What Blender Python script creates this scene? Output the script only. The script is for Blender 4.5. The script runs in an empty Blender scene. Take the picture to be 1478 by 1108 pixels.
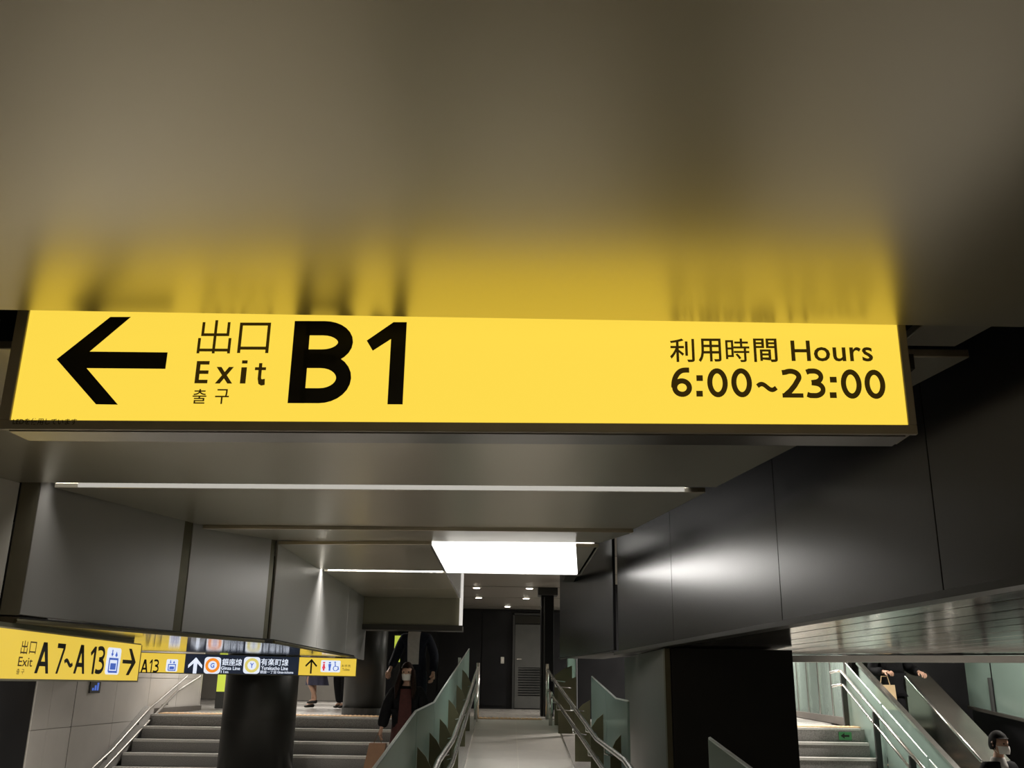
import bpy, bmesh, math, random
from mathutils import Vector, Matrix
random.seed(7)
scene = bpy.context.scene
col = scene.collection

# ------------------------------------------------------------------ camera
EYE = 0.485                       # eye height above the upper floor datum (z = 0)
FPX = 1386.0                      # focal length in pixels of the 1478 x 1108 frame
PITCH = math.atan(436 / 1386.0)
ROLL = math.radians(0.9)
F0 = Vector((0, math.cos(PITCH), math.sin(PITCH)))
U0 = Vector((0, -math.sin(PITCH), math.cos(PITCH)))
R0 = Vector((1, 0, 0))
CR = math.cos(ROLL) * R0 + math.sin(ROLL) * U0
CU = math.cos(ROLL) * U0 - math.sin(ROLL) * R0
CAM = Vector((0, 0, EYE))
cd = bpy.data.cameras.new('camera')
cd.sensor_width = 36.0
cd.lens = 36.0 * FPX / 1478.0
cd.clip_start = 0.02
cam = bpy.data.objects.new('camera', cd)
cam.matrix_world = Matrix((
    (CR.x, CU.x, -F0.x, CAM.x),
    (CR.y, CU.y, -F0.y, CAM.y),
    (CR.z, CU.z, -F0.z, CAM.z),
    (0, 0, 0, 1)))
col.objects.link(cam)
scene.camera = cam

# ------------------------------------------------------------------ world, exposure
wd = bpy.data.worlds.new('world')
scene.world = wd
wd.use_nodes = True
wd.node_tree.nodes['Background'].inputs[0].default_value = (1.0, 0.96, 0.9, 1)
wd.node_tree.nodes['Background'].inputs[1].default_value = 0.03
vs = scene.view_settings
vs.view_transform = 'Standard'
vs.look = 'None'
vs.gamma = 1.0
vs.exposure = 0.0
vs.use_curve_mapping = False


def area_light(name, loc, sx, sy, power, color=(1, .95, .88), rot=(0, 0, 0), spread=180):
    l = bpy.data.lights.new(name, 'AREA')
    l.shape = 'RECTANGLE'
    l.size = sx
    l.size_y = sy
    l.energy = power
    l.color = color
    l.spread = math.radians(spread)
    o = bpy.data.objects.new(name, l)
    o.location = loc
    o.rotation_euler = rot
    col.objects.link(o)
    return o


# ------------------------------------------------------------------ levels
HC = 1.585      # main ceiling
LOW = 0.785     # underside of the low soffits
UC = 2.03       # ceiling of the upper hall
UF = 0.04       # upper floor
LF = UF - 1.20  # lower floor, stair side
RF = UF - 1.60  # lower floor, escalator side


def ray(x, y):
    return F0 + (x - 739) / FPX * CR - (y - 554) / FPX * CU


def at(x, y, D):
    d = ray(x, y)
    return CAM + d * (D / d.y)


def atz(x, y, z):
    d = ray(x, y)
    return CAM + d * ((z - EYE) / d.z)


def rampz(D):
    if D >= 14.2:
        return UF
    if D >= 8.1:
        return UF - (14.2 - D) / 12.0
    z1 = UF - (14.2 - 8.1) / 12.0
    if D >= 6.5:
        return z1
    return z1 - (6.5 - D) / 12.0


# ------------------------------------------------------------------ materials
def mat(name, color, metal=0.0, rough=0.5, emit=None, estr=1.0, noise=None, bump=0.0, bscale=60.0,
        spec=0.5, rvar=0.0, stretch=None, coat=0.0):
    m = bpy.data.materials.new(name)
    m.use_nodes = True
    nt = m.node_tree
    b = nt.nodes['Principled BSDF']
    b.inputs['Base Color'].default_value = (*color, 1)
    b.inputs['Metallic'].default_value = metal
    b.inputs['Roughness'].default_value = rough
    b.inputs['Specular IOR Level'].default_value = spec
    b.inputs['Coat Weight'].default_value = coat
    if emit:
        b.inputs['Emission Color'].default_value = (*emit, 1)
        b.inputs['Emission Strength'].default_value = estr
    if noise or bump or rvar:
        tc = nt.nodes.new('ShaderNodeTexCoord')
        src = tc.outputs['Object']
        if stretch:
            mp = nt.nodes.new('ShaderNodeMapping')
            mp.inputs['Scale'].default_value = stretch
            nt.links.new(src, mp.inputs[0])
            src = mp.outputs[0]
        nz = nt.nodes.new('ShaderNodeTexNoise')
        nz.inputs['Scale'].default_value = noise[1] if noise else bscale
        nz.inputs['Detail'].default_value = 4
        nt.links.new(src, nz.inputs['Vector'])
        if noise:
            cr = nt.nodes.new('ShaderNodeValToRGB')
            k = noise[0]
            cr.color_ramp.elements[0].position = .3
            cr.color_ramp.elements[1].position = .7
            cr.color_ramp.elements[0].color = (*[c * (1 - k) for c in color], 1)
            cr.color_ramp.elements[1].color = (*[min(1, c * (1 + k)) for c in color], 1)
            nt.links.new(nz.outputs['Fac'], cr.inputs[0])
            nt.links.new(cr.outputs[0], b.inputs['Base Color'])
        if rvar:
            mr = nt.nodes.new('ShaderNodeMapRange')
            mr.inputs['To Min'].default_value = max(0, rough - rvar)
            mr.inputs['To Max'].default_value = rough + rvar
            nt.links.new(nz.outputs['Fac'], mr.inputs[0])
            nt.links.new(mr.outputs[0], b.inputs['Roughness'])
        if bump:
            n2 = nt.nodes.new('ShaderNodeTexNoise')
            n2.inputs['Scale'].default_value = bscale
            n2.inputs['Detail'].default_value = 3
            nt.links.new(src, n2.inputs['Vector'])
            bp = nt.nodes.new('ShaderNodeBump')
            bp.inputs['Strength'].default_value = bump
            bp.inputs['Distance'].default_value = 0.01
            nt.links.new(n2.outputs['Fac'], bp.inputs['Height'])
            nt.links.new(bp.outputs[0], b.inputs['Normal'])
    return m


def glass_mat(name, tint, alpha, rough=0.25):
    """pale frosted glass: part see-through, part milky"""
    m = bpy.data.materials.new(name)
    m.use_nodes = True
    nt = m.node_tree
    b = nt.nodes['Principled BSDF']
    out = nt.nodes['Material Output']
    b.inputs['Base Color'].default_value = (*tint, 1)
    b.inputs['Roughness'].default_value = rough
    tr = nt.nodes.new('ShaderNodeBsdfTransparent')
    tr.inputs[0].default_value = (.82, .93, .89, 1)
    tl = nt.nodes.new('ShaderNodeBsdfTranslucent')
    tl.inputs[0].default_value = (*tint, 1)
    m1 = nt.nodes.new('ShaderNodeMixShader')
    m1.inputs[0].default_value = .4
    nt.links.new(b.outputs[0], m1.inputs[1])
    nt.links.new(tl.outputs[0], m1.inputs[2])
    m2 = nt.nodes.new('ShaderNodeMixShader')
    nz = nt.nodes.new('ShaderNodeTexNoise')
    nz.inputs['Scale'].default_value = 1.5
    mr = nt.nodes.new('ShaderNodeMapRange')
    mr.inputs['To Min'].default_value = alpha - .05
    mr.inputs['To Max'].default_value = alpha + .05
    nt.links.new(nz.outputs['Fac'], mr.inputs[0])
    nt.links.new(mr.outputs[0], m2.inputs[0])
    nt.links.new(m1.outputs[0], m2.inputs[1])
    nt.links.new(tr.outputs[0], m2.inputs[2])
    nt.links.new(m2.outputs[0], out.inputs[0])
    return m


M = {}
M['ceil'] = mat('brushed_ceiling_metal', (.60, .562, .46), .80, .28, noise=(.012, .7))
M['ceilnear'] = mat('satin_near_ceiling_metal', (.66, .615, .49), .84, .32, noise=(.012, .7))
M['soffit'] = mat('grey_soffit_metal', (.42, .415, .405), .50, .38, noise=(.03, 2), bump=.02, bscale=320)
M['joint'] = mat('bronze_joint', (.12, .11, .065), .5, .4, noise=(.1, 8))
M['post'] = mat('beige_joint_post', (.17, .155, .11), .4, .45, noise=(.08, 6))
M['under'] = mat('polished_soffit_underside', (.42, .41, .38), .95, .10, noise=(.05, 2), rvar=.03)
M['fascia'] = mat('dark_gloss_fascia', (.018, .018, .020), 0, .27, spec=1.0, noise=(.08, 3), bump=.006, bscale=200, stretch=(1, 1, .3))
M['flange'] = mat('bronze_flange', (.035, .033, .027), .3, .4, noise=(.05, 5))
M['void'] = mat('black_void', (.012, .012, .011), 0, .8, noise=(.1, 4))
M['black'] = mat('black_wall_panel', (.010, .010, .011), 0, .35, spec=.22, noise=(.15, 3), rvar=.05)
M['blackcol'] = mat('black_column_steel', (.012, .012, .010), .3, .38, noise=(.15, 3))
M['slat'] = mat('polished_slat_metal', (.66, .64, .60), .95, .13, noise=(.08, 6), bump=.08, bscale=30, rvar=.08, stretch=(1, .2, 1))
M['steel'] = mat('brushed_stainless', (.62, .61, .58), .95, .24, noise=(.06, 10), rvar=.05)
M['railsteel'] = mat('satin_rail_steel', (.30, .285, .26), .8, .32, noise=(.06, 10))
M['darksteel'] = mat('dark_door_paint', (.055, .056, .055), .4, .4, noise=(.05, 6))
M['yellow'] = mat('yellow_lit_acrylic', (.25, .18, .01), 0, .35, emit=(1.0, .715, .075), estr=.97, noise=(.03, 2))
M['yellowdim'] = mat('yellow_lit_acrylic_small', (.25, .18, .01), 0, .35, emit=(1.0, .70, .085), estr=.74, noise=(.03, 2))
M['navy'] = mat('navy_lit_panel', (.01, .012, .02), 0, .4, emit=(.012, .018, .035), estr=.8, noise=(.05, 4))
M['whitelit'] = mat('white_lit_print', (.3, .3, .32), 0, .4, emit=(.80, .87, 1.0), estr=.9, noise=(.02, 4))
M['orangelit'] = mat('orange_lit_print', (.3, .1, .01), 0, .4, emit=(.95, .28, .02), estr=.9, noise=(.02, 4))
M['goldlit'] = mat('pale_gold_lit_print', (.3, .25, .05), 0, .4, emit=(.72, .62, .18), estr=.9, noise=(.02, 4))
M['bluelit'] = mat('blue_lit_print', (.05, .08, .3), 0, .4, emit=(.06, .14, .55), estr=.8, noise=(.02, 4))
M['redlit'] = mat('red_lit_print', (.3, .02, .02), 0, .4, emit=(.75, .06, .10), estr=.8, noise=(.02, 4))
M['ink'] = mat('black_sign_ink', (.008, .007, .002), 0, .5, noise=(.05, 20))
M['brownink'] = mat('brown_sign_ink', (.05, .028, .004), 0, .5, emit=(.05, .03, .003), estr=.5, noise=(.05, 20))
M['signframe'] = mat('sign_frame_metal', (.38, .35, .27), .35, .45, noise=(.05, 8))
M['greyink'] = mat('dark_frame_print', (.02, .018, .012), 0, .6, noise=(.05, 20))
M['lamp'] = mat('white_luminous_panel', (.8, .8, .8), 0, .5, emit=(1, .97, .93), estr=2.6, noise=(.01, 2))
M['lampface'] = mat('white_luminous_face', (.8, .8, .8), 0, .5, emit=(1, .97, .93), estr=7.0, noise=(.01, 2))
M['lampwall'] = mat('white_enamel_reflector', (.85, .85, .83), 0, .45, noise=(.02, 3))
M['slotlit'] = mat('slot_diffuser', (.12, .12, .11), 0, .5, emit=(1, .96, .88), estr=.30, noise=(.02, 2))
M['slotbright'] = mat('slot_diffuser_bright', (.5, .5, .47), 0, .5, emit=(1, .96, .90), estr=.95, noise=(.02, 2))
M['dl'] = mat('downlight_lens', (.8, .8, .75), 0, .5, emit=(1, .90, .76), estr=14, noise=(.01, 2))
M['filllamp'] = mat('fill_light_lens', (.8, .8, .75), 0, .5, emit=(1, .95, .86), estr=4, noise=(.01, 2))
M['tile'] = mat('pale_porcelain_floor_tile', (.53, .505, .47), 0, .42, noise=(.05, 5), rvar=.06)
M['grout'] = mat('white_grout', (.66, .63, .58), 0, .8, noise=(.06, 12))
M['kerb'] = mat('grey_granite_kerb', (.37, .345, .325), 0, .5, noise=(.22, 90))
M['upfloor'] = mat('polished_hall_floor_tile', (.40, .385, .36), 0, .22, noise=(.06, 4), rvar=.06)
M['granite'] = mat('speckled_granite', (.33, .32, .305), 0, .5, noise=(.35, 110))
M['nosing'] = mat('pale_stone_nosing', (.80, .78, .74), .1, .45, noise=(.08, 60))
M['tactile'] = mat('orange_tactile_tile', (.72, .48, .26), 0, .55, noise=(.06, 10))
M['walltile'] = mat('pale_wall_porcelain', (.46, .435, .405), 0, .38, noise=(.04, 4), rvar=.05)
M['wallgrout'] = mat('wall_grout', (.30, .275, .245), 0, .7, noise=(.1, 9))
M['walljoint'] = mat('wall_joint_brown', (.07, .06, .05), 0, .7, noise=(.1, 9))
M['cream'] = mat('cream_enamel', (.55, .53, .49), 0, .4, noise=(.03, 3))
M['glass'] = glass_mat('frosted_green_glass', (.31, .40, .36), .30)
M['glassr'] = glass_mat('clear_green_glass', (.46, .53, .50), .52, .12)
M['edge'] = mat('glass_edge_metal', (.55, .60, .56), .6, .3, noise=(.05, 8))
M['fin'] = mat('olive_steel_fin', (.115, .108, .058), .3, .45, noise=(.1, 7))
M['escal'] = mat('escalator_steel', (.56, .53, .48), .95, .22, noise=(.10, 3), rvar=.08, stretch=(1, .3, 1))
M['belt'] = mat('handrail_belt', (.03, .03, .03), 0, .35, noise=(.1, 8))
M['greentile'] = mat('dark_green_wall', (.035, .042, .030), 0, .35, noise=(.2, 5))
M['greensign'] = mat('green_exit_sign', (.05, .25, .08), 0, .4, emit=(.10, .30, .12), estr=.12, noise=(.05, 10))
M['posteryg'] = mat('yellow_green_lightbox', (.3, .35, .03), 0, .4, emit=(.58, .68, .08), estr=.75, noise=(.05, 2))
M['switch'] = mat('switch_plate_plastic', (.45, .44, .40), 0, .5, noise=(.03, 9))
M['skin'] = mat('skin', (.50, .30, .21), 0, .5, noise=(.06, 20))
M['hair'] = mat('dark_brown_hair', (.022, .012, .009), 0, .7, spec=.1, noise=(.3, 60))
M['hairblack'] = mat('black_hair', (.010, .009, .008), 0, .75, spec=.1, noise=(.3, 60))
M['mask'] = mat('white_mask_cloth', (.72, .70, .66), 0, .8, noise=(.04, 20))
M['coat'] = mat('black_wool', (.010, .010, .011), 0, .85, spec=.1, noise=(.2, 40))
M['suit'] = mat('dark_navy_suit', (.013, .015, .022), 0, .8, spec=.1, noise=(.2, 40))
M['reddress'] = mat('dark_red_cloth', (.055, .011, .009), 0, .8, noise=(.2, 25))
M['shirt'] = mat('pale_shirt_cloth', (.45, .43, .40), 0, .8, noise=(.08, 20))
M['skirt'] = mat('navy_skirt_cloth', (.055, .055, .10), 0, .8, noise=(.2, 15))
M['shoe'] = mat('black_shoe_leather', (.014, .012, .010), 0, .35, noise=(.1, 20))
M['bag'] = mat('black_bag_leather', (.018, .017, .018), 0, .4, noise=(.15, 20))
M['paper'] = mat('brown_carrier_paper', (.30, .17, .10), 0, .8, noise=(.08, 12))
M['tan'] = mat('tan_bag_cloth', (.62, .45, .26), 0, .8, noise=(.08, 12))
M['eye'] = mat('dark_eye', (.01, .008, .006), 0, .2, noise=(.05, 30))

# ------------------------------------------------------------------ mesh helpers
_W = {}     # world location of each object's origin


def obj(name, verts, faces, m, parent=None, smooth=False, bevel=0.0, place=True):
    """one mesh object from world-space verts; origin follows the parent, else the thing's own base"""
    verts = [Vector(v) for v in verts]
    if parent is not None:
        o0 = _W[parent.name]
    else:
        mn = Vector((min(v.x for v in verts), min(v.y for v in verts), min(v.z for v in verts)))
        mx = Vector((max(v.x for v in verts), max(v.y for v in verts), max(v.z for v in verts)))
        o0 = Vector(((mn.x + mx.x) / 2, (mn.y + mx.y) / 2, mn.z))
    me = bpy.data.meshes.new(name)
    me.from_pydata([tuple(v - o0) for v in verts], [], faces)
    me.validate()
    bm = bmesh.new()
    bm.from_mesh(me)
    bmesh.ops.recalc_face_normals(bm, faces=bm.faces)
    if bevel:
        eds = [e for e in bm.edges if len(e.link_faces) == 2 and e.calc_face_angle(0) > .6]
        bmesh.ops.bevel(bm, geom=eds, offset=bevel, segments=1, affect='EDGES', profile=.5)
    bm.to_mesh(me)
    bm.free()
    if smooth:
        for p in me.polygons:
            p.use_smooth = True
    me.materials.append(m)
    o = bpy.data.objects.new(name, me)
    col.objects.link(o)
    if parent is not None:
        o.parent = parent
    else:
        o.location = o0
    _W[o.name] = o0.copy()
    return o


def thing(name, loc, label, cat, group=None, kind=None):
    o = bpy.data.objects.new(name, None)
    o.empty_display_size = .1
    col.objects.link(o)
    o.location = loc
    _W[o.name] = Vector(loc)
    tag(o, label, cat, group, kind)
    return o


def tag(o, label=None, cat=None, group=None, kind=None):
    if label:
        o['label'] = label
    if cat:
        o['category'] = cat
    if group:
        o['group'] = group
    if kind:
        o['kind'] = kind
    return o


def struct(o, label=None, cat=None):
    o['kind'] = 'structure'
    if label:
        o['label'] = label
    if cat:
        o['category'] = cat
    return o


def box(x0, x1, y0, y1, z0, z1):
    v = [(x, y, z) for z in (z0, z1) for y in (y0, y1) for x in (x0, x1)]
    f = [(0, 2, 3, 1), (4, 5, 7, 6), (0, 1, 5, 4), (2, 6, 7, 3), (0, 4, 6, 2), (1, 3, 7, 5)]
    return v, f


def prism(poly, z0, z1):
    """plan polygon [(x, y) or (x, y, zbottom)] extruded upwards"""
    n = len(poly)
    v = [(p[0], p[1], p[2] if len(p) > 2 else z0) for p in poly] + [(p[0], p[1], z1) for p in poly]
    f = [tuple(range(n - 1, -1, -1)), tuple(range(n, 2 * n))]
    f += [(i, (i + 1) % n, n + (i + 1) % n, n + i) for i in range(n)]
    return v, f


def slab(pts, t):
    """polygon of 3D points given a thickness vector t"""
    t = Vector(t)
    n = len(pts)
    v = [Vector(p) for p in pts] + [Vector(p) + t for p in pts]
    f = [tuple(range(n - 1, -1, -1)), tuple(range(n, 2 * n))]
    f += [(i, (i + 1) % n, n + (i + 1) % n, n + i) for i in range(n)]
    return v, f


def join(*vf):
    V, Fc = [], []
    for v, f in vf:
        k = len(V)
        V += [Vector(p) for p in v]
        Fc += [tuple(i + k for i in q) for q in f]
    return V, Fc


def tube(pts, r, n=8, closed=False):
    pts = [Vector(p) for p in pts]
    V, Fc = [], []
    up = Vector((0, 0, 1))
    for i, p in enumerate(pts):
        a = pts[max(0, i - 1)]
        b = pts[min(len(pts) - 1, i + 1)]
        d = (b - a).normalized()
        s = d.cross(up)
        if s.length < .01:
            s = d.cross(Vector((1, 0, 0)))
        s.normalize()
        t = s.cross(d).normalized()
        rr = r[i] if isinstance(r, (list, tuple)) else r
        for k in range(n):
            an = 2 * math.pi * k / n
            V.append(p + s * rr * math.cos(an) + t * rr * math.sin(an))
    for i in range(len(pts) - 1):
        for k in range(n):
            Fc.append((i * n + k, i * n + (k + 1) % n, (i + 1) * n + (k + 1) % n, (i + 1) * n + k))
    Fc.append(tuple(range(n - 1, -1, -1)))
    Fc.append(tuple((len(pts) - 1) * n + k for k in range(n)))
    return V, Fc


def rings(rs, n=16, cx=0, cy=0):
    """loft of ellipses: rs = [(z, rx, ry, ox, oy)]"""
    V, Fc = [], []
    for q in rs:
        z, rx, ry = q[:3]
        ox, oy = (q[3], q[4]) if len(q) > 3 else (0, 0)
        for k in range(n):
            a = 2 * math.pi * k / n
            V.append(Vector((cx + ox + rx * math.cos(a), cy + oy + ry * math.sin(a), z)))
    for i in range(len(rs) - 1):
        for k in range(n):
            Fc.append((i * n + k, i * n + (k + 1) % n, (i + 1) * n + (k + 1) % n, (i + 1) * n + k))
    Fc.append(tuple(range(n - 1, -1, -1)))
    Fc.append(tuple((len(rs) - 1) * n + k for k in range(n)))
    return V, Fc


def wallquad(a, b, z0a, z0b, z1, t):
    """upright wall panel from plan point a to b, thickness t to the right-hand side of a->b"""
    a = Vector((a[0], a[1], 0))
    b = Vector((b[0], b[1], 0))
    d = (b - a).normalized()
    nrm = Vector((d.y, -d.x, 0)) * t
    pts = [a + Vector((0, 0, z0a)), b + Vector((0, 0, z0b)), b + Vector((0, 0, z1)), a + Vector((0, 0, z1))]
    return slab(pts, nrm)


# ------------------------------------------------------------------ glyph helpers (flat print on a sign plane)
def ribbon(pts, w, closed=False):
    """flat stroke along 2D points with mitred joints -> verts, faces (2D)"""
    n = len(pts)
    L, Rr = [], []
    for i in range(n):
        p = Vector(pts[i])
        if closed:
            a, b = Vector(pts[i - 1]), Vector(pts[(i + 1) % n])
            d1, d2 = (p - a).normalized(), (b - p).normalized()
        else:
            d1 = (p - Vector(pts[i - 1])).normalized() if i > 0 else None
            d2 = (Vector(pts[i + 1]) - p).normalized() if i < n - 1 else None
            d1 = d1 or d2
            d2 = d2 or d1
        n1, n2 = Vector((-d1.y, d1.x)), Vector((-d2.y, d2.x))
        m = (n1 + n2)
        m = m.normalized() if m.length > 1e-6 else n1
        s = w / 2 / max(.35, m.dot(n1))
        L.append(p + m * s)
        Rr.append(p - m * s)
    V = L + Rr
    Fc = [(i, i + 1, n + i + 1, n + i) for i in range(n - 1)]
    if closed:
        Fc.append((n - 1, 0, n, 2 * n - 1))
    return V, Fc


def arc(cx, cy, rx, ry, a0, a1, n=14):
    return [(cx + rx * math.cos(math.radians(a0 + (a1 - a0) * i / n)),
             cy + ry * math.sin(math.radians(a0 + (a1 - a0) * i / n))) for i in range(n + 1)]


def rib(pts, w, asp, closed=False):
    """ribbon in a box that is asp times taller than wide, so strokes keep a true width"""
    v, f = ribbon([(x, y * asp) for x, y in pts], w, closed)
    return [(p[0], p[1] / asp) for p in v], f


def glyph(ch, w):
    """list of (verts2d, faces) for a bold sans glyph in a unit box (0..1, 0..1); w = stroke"""
    h = w / 2
    S = []
    if ch == '0':
        S.append(rib(arc(.5, .5, .5 - h, .5 - h / 1.4, 0, 360, 30)[:-1], w, 1.4, True))
    elif ch == '1':
        S.append(([(.62, 0), (1, 0), (1, 1), (.66, 1), (0, .77), (.17, .645), (.62, .79)],
                  [(0, 1, 2, 3, 6), (3, 4, 5, 6)]))
    elif ch == 'B':
        S.append(([(0, 0), (.27, 0), (.27, 1), (0, 1)], [(0, 1, 2, 3)]))
        up = arc(.50, .735, .375, .175, 90, -90, 14)
        S.append(rib([(.2, .91)] + up + [(.2, .56)], .245, 1.37))
        dn = arc(.50, .30, .385, .21, 90, -90, 14)
        S.append(rib([(.2, .51)] + dn + [(.2, .09)], .245, 1.37))
    elif ch == 'A':
        S.append(([(0, 0), (.2, 0), (.62, 1), (.36, 1)], [(0, 1, 2, 3)]))
        S.append(([(.8, 0), (1, 0), (.64, 1), (.38, 1)], [(0, 1, 2, 3)]))
        S.append(([(.2, .23), (.82, .23), (.77, .38), (.26, .38)], [(0, 1, 2, 3)]))
    elif ch == '7':
        S.append(([(.0, 1), (.0, .84), (.74, .84), (1, .84), (1, 1)], [(0, 1, 2, 3, 4)]))
        S.append(([(.74, .84), (1, .84), (.44, 0), (.18, 0)], [(0, 1, 2, 3)]))
    elif ch == '3':
        S.append(rib([(.04, .885), (.2, .925)] + arc(.42, .735, .38, .195, 95, -70, 12) + [(.28, .525)], w, 1.4))
        S.append(rib([(.28, .525)] + arc(.42, .295, .44, .215, 75, -95, 14) + [(.16, .085), (.0, .125)], w, 1.4))
    elif ch == '2':
        S.append(rib([(.05, .865)] + arc(.45, .715, .40, .20, 125, -25, 12) + [(.62, .42), (.40, .24), (.14, .08)], w, 1.4))
        S.append(([(.0, 0), (1, 0), (1, .15), (.0, .15)], [(0, 1, 2, 3)]))
    elif ch == '6':
        S.append(rib(arc(.52, .32, .48 - h, .32 - h / 1.4, 0, 360, 26)[:-1], w, 1.4, True))
        S.append(rib([(.90, .925), (.72, .925)] + arc(.66, .36, .66 - h, .56, 92, 184, 12), w, 1.4))
    elif ch == ':':
        S.append(([(0, 0), (1, 0), (1, .27), (0, .27)], [(0, 1, 2, 3)]))
        S.append(([(0, .73), (1, .73), (1, 1), (0, 1)], [(0, 1, 2, 3)]))
    elif ch == '~':
        S.append(rib([(t / 14, .5 + .34 * math.sin(.25 + t / 14 * 5.8)) for t in range(15)], .22, .42))
    elif ch == 'E':
        S.append(([(0, 0), (.3, 0), (.3, 1), (0, 1)], [(0, 1, 2, 3)]))
        for y in (0, .42, .84):
            S.append(([(.1, y), (.95, y), (.95, y + .16), (.1, y + .16)], [(0, 1, 2, 3)]))
    elif ch == 'x':
        S.append(([(0, 0), (.28, 0), (1, 1), (.72, 1)], [(0, 1, 2, 3)]))
        S.append(([(.72, 0), (1, 0), (.28, 1), (0, 1)], [(0, 1, 2, 3)]))
    elif ch == 'i':
        S.append(([(0, 0), (1, 0), (1, .70), (0, .70)], [(0, 1, 2, 3)]))
        S.append(([(0, .86), (1, .86), (1, 1), (0, 1)], [(0, 1, 2, 3)]))
    elif ch == 't':
        S.append(ribbon([(.48, 1), (.48, .28), (.55, .12), (.72, .07), (1, .1)], .3))
        S.append(([(0, .66), (1, .66), (1, .80), (0, .80)], [(0, 1, 2, 3)]))
    elif ch == 'shutsu':
        for p in ([(.5, 0), (.5, 1)], [(.12, .94), (.12, .56), (.88, .56), (.88, .94)],
                  [(.0 + h, .0), (.0 + h, .46)], [(1 - h, .0), (1 - h, .46)], [(0, .1), (1, .1)]):
            S.append(ribbon(p, w))
    elif ch == 'kou':
        S.append(ribbon([(h, .0), (h, 1 - h), (1 - h, 1 - h), (1 - h, 0)], w))
        S.append(ribbon([(h, .16), (1 - h, .16)], w))
    return S


class Plane:
    """upright sign face: origin p0, horizontal unit axis u, up v; normal towards the viewer"""

    def __init__(s, pa, pb):
        s.p0 = Vector(pa)
        d = Vector((pb[0] - pa[0], pb[1] - pa[1], 0))
        s.len = d.length
        s.u = d.normalized()
        s.v = Vector((0, 0, 1))
        s.n = Vector((s.u.y, -s.u.x, 0))

    def uv(s, px, py):
        d = ray(px, py)
        t = (s.p0 - CAM).dot(s.n) / d.dot(s.n)
        q = CAM + d * t - s.p0
        return q.dot(s.u), q.z

    def pt(s, u, v, w=0.0):
        return s.p0 + s.u * u + s.v * v + s.n * w

    def bb(s, x0, y0, x1, y1):
        """face-space box of the print that spans x0..x1 (mid height) and y0..y1 (mid width)"""
        ym, xm = (y0 + y1) / 2, (x0 + x1) / 2
        return s.uv(x0, ym)[0], s.uv(xm, y1)[1], s.uv(x1, ym)[0], s.uv(xm, y0)[1]

    def block(s, u0, v0, u1, v1, w0, w1):
        v = [s.pt(u, vv, w) for w in (w0, w1) for vv in (v0, v1) for u in (u0, u1)]
        f = [(0, 2, 3, 1), (4, 5, 7, 6), (0, 1, 5, 4), (2, 6, 7, 3), (0, 4, 6, 2), (1, 3, 7, 5)]
        return v, f

    def flat(s, shapes, b, w):
        """2D shapes from the unit box into face box b, raised w; given a hair of thickness by a back copy"""
        V, Fc = [], []
        for vv, ff in shapes:
            k = len(V)
            V += [s.pt(b[0] + p[0] * (b[2] - b[0]), b[1] + p[1] * (b[3] - b[1]), w) for p in vv]
            Fc += [tuple(i + k for i in q) for q in ff]
        return V, Fc


def text_shapes(body, bold=0.0, spacing=1.0):
    cu = bpy.data.curves.new('text_tmp', 'FONT')
    cu.body = body
    cu.offset = bold
    cu.space_character = spacing
    cu.resolution_u = 3
    o = bpy.data.objects.new('text_tmp', cu)
    col.objects.link(o)
    dg = bpy.context.evaluated_depsgraph_get()
    me = bpy.data.meshes.new_from_object(o.evaluated_get(dg))
    xs = [v.co.x for v in me.vertices]
    ys = [v.co.y for v in me.vertices]
    x0, x1, y0, y1 = min(xs), max(xs), min(ys), max(ys)
    V = [((v.co.x - x0) / (x1 - x0), (v.co.y - y0) / (y1 - y0)) for v in me.vertices]
    Fc = [tuple(p.vertices) for p in me.polygons]
    bpy.data.objects.remove(o)
    bpy.data.curves.remove(cu)
    bpy.data.meshes.remove(me)
    return [(V, Fc)]


def disc2(cx, cy, r, n=28):
    return ([(cx + r * math.cos(2 * math.pi * i / n), cy + r * math.sin(2 * math.pi * i / n)) for i in range(n)],
            [tuple(range(n))])


def rrect(r=.2, n=5):
    P = []
    for cx, cy, a in ((1 - r, 1 - r, 0), (r, 1 - r, 90), (r, r, 180), (1 - r, r, 270)):
        P += arc(cx, cy, r, r, a, a + 90, n)
    return [(P, [tuple(range(len(P)))])]


def atx(x, y, X):
    d = ray(x, y)
    return CAM + d * (X / d.x)


# ================================================================== THE SETTING
def redge(D):
    return 1.57 - .173 * (D - 3.11)


def ledge(D):
    return -2.78 + .357 * (D - 5.69) if D < 8.05 else -1.92


def fx(D):
    return 1.80 - .119 * (D - 2.9)


# ---- main ceiling: dark plenum slab with separate brushed metal panels hung under it
v, f = prism([(-6.2, -3.2), (3.2, -3.2), (3.2, 10.04), (-6.2, 10.04)], HC + .46, HC + .52)
ceil = struct(obj('ceiling', v, f, M['void']))


def cpanel(poly, z=HC, t=.03, m='ceil'):
    v, f = prism(poly, z, z + t)
    return obj('ceiling_panel', v, f, M[m], ceil, bevel=.003)


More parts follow.
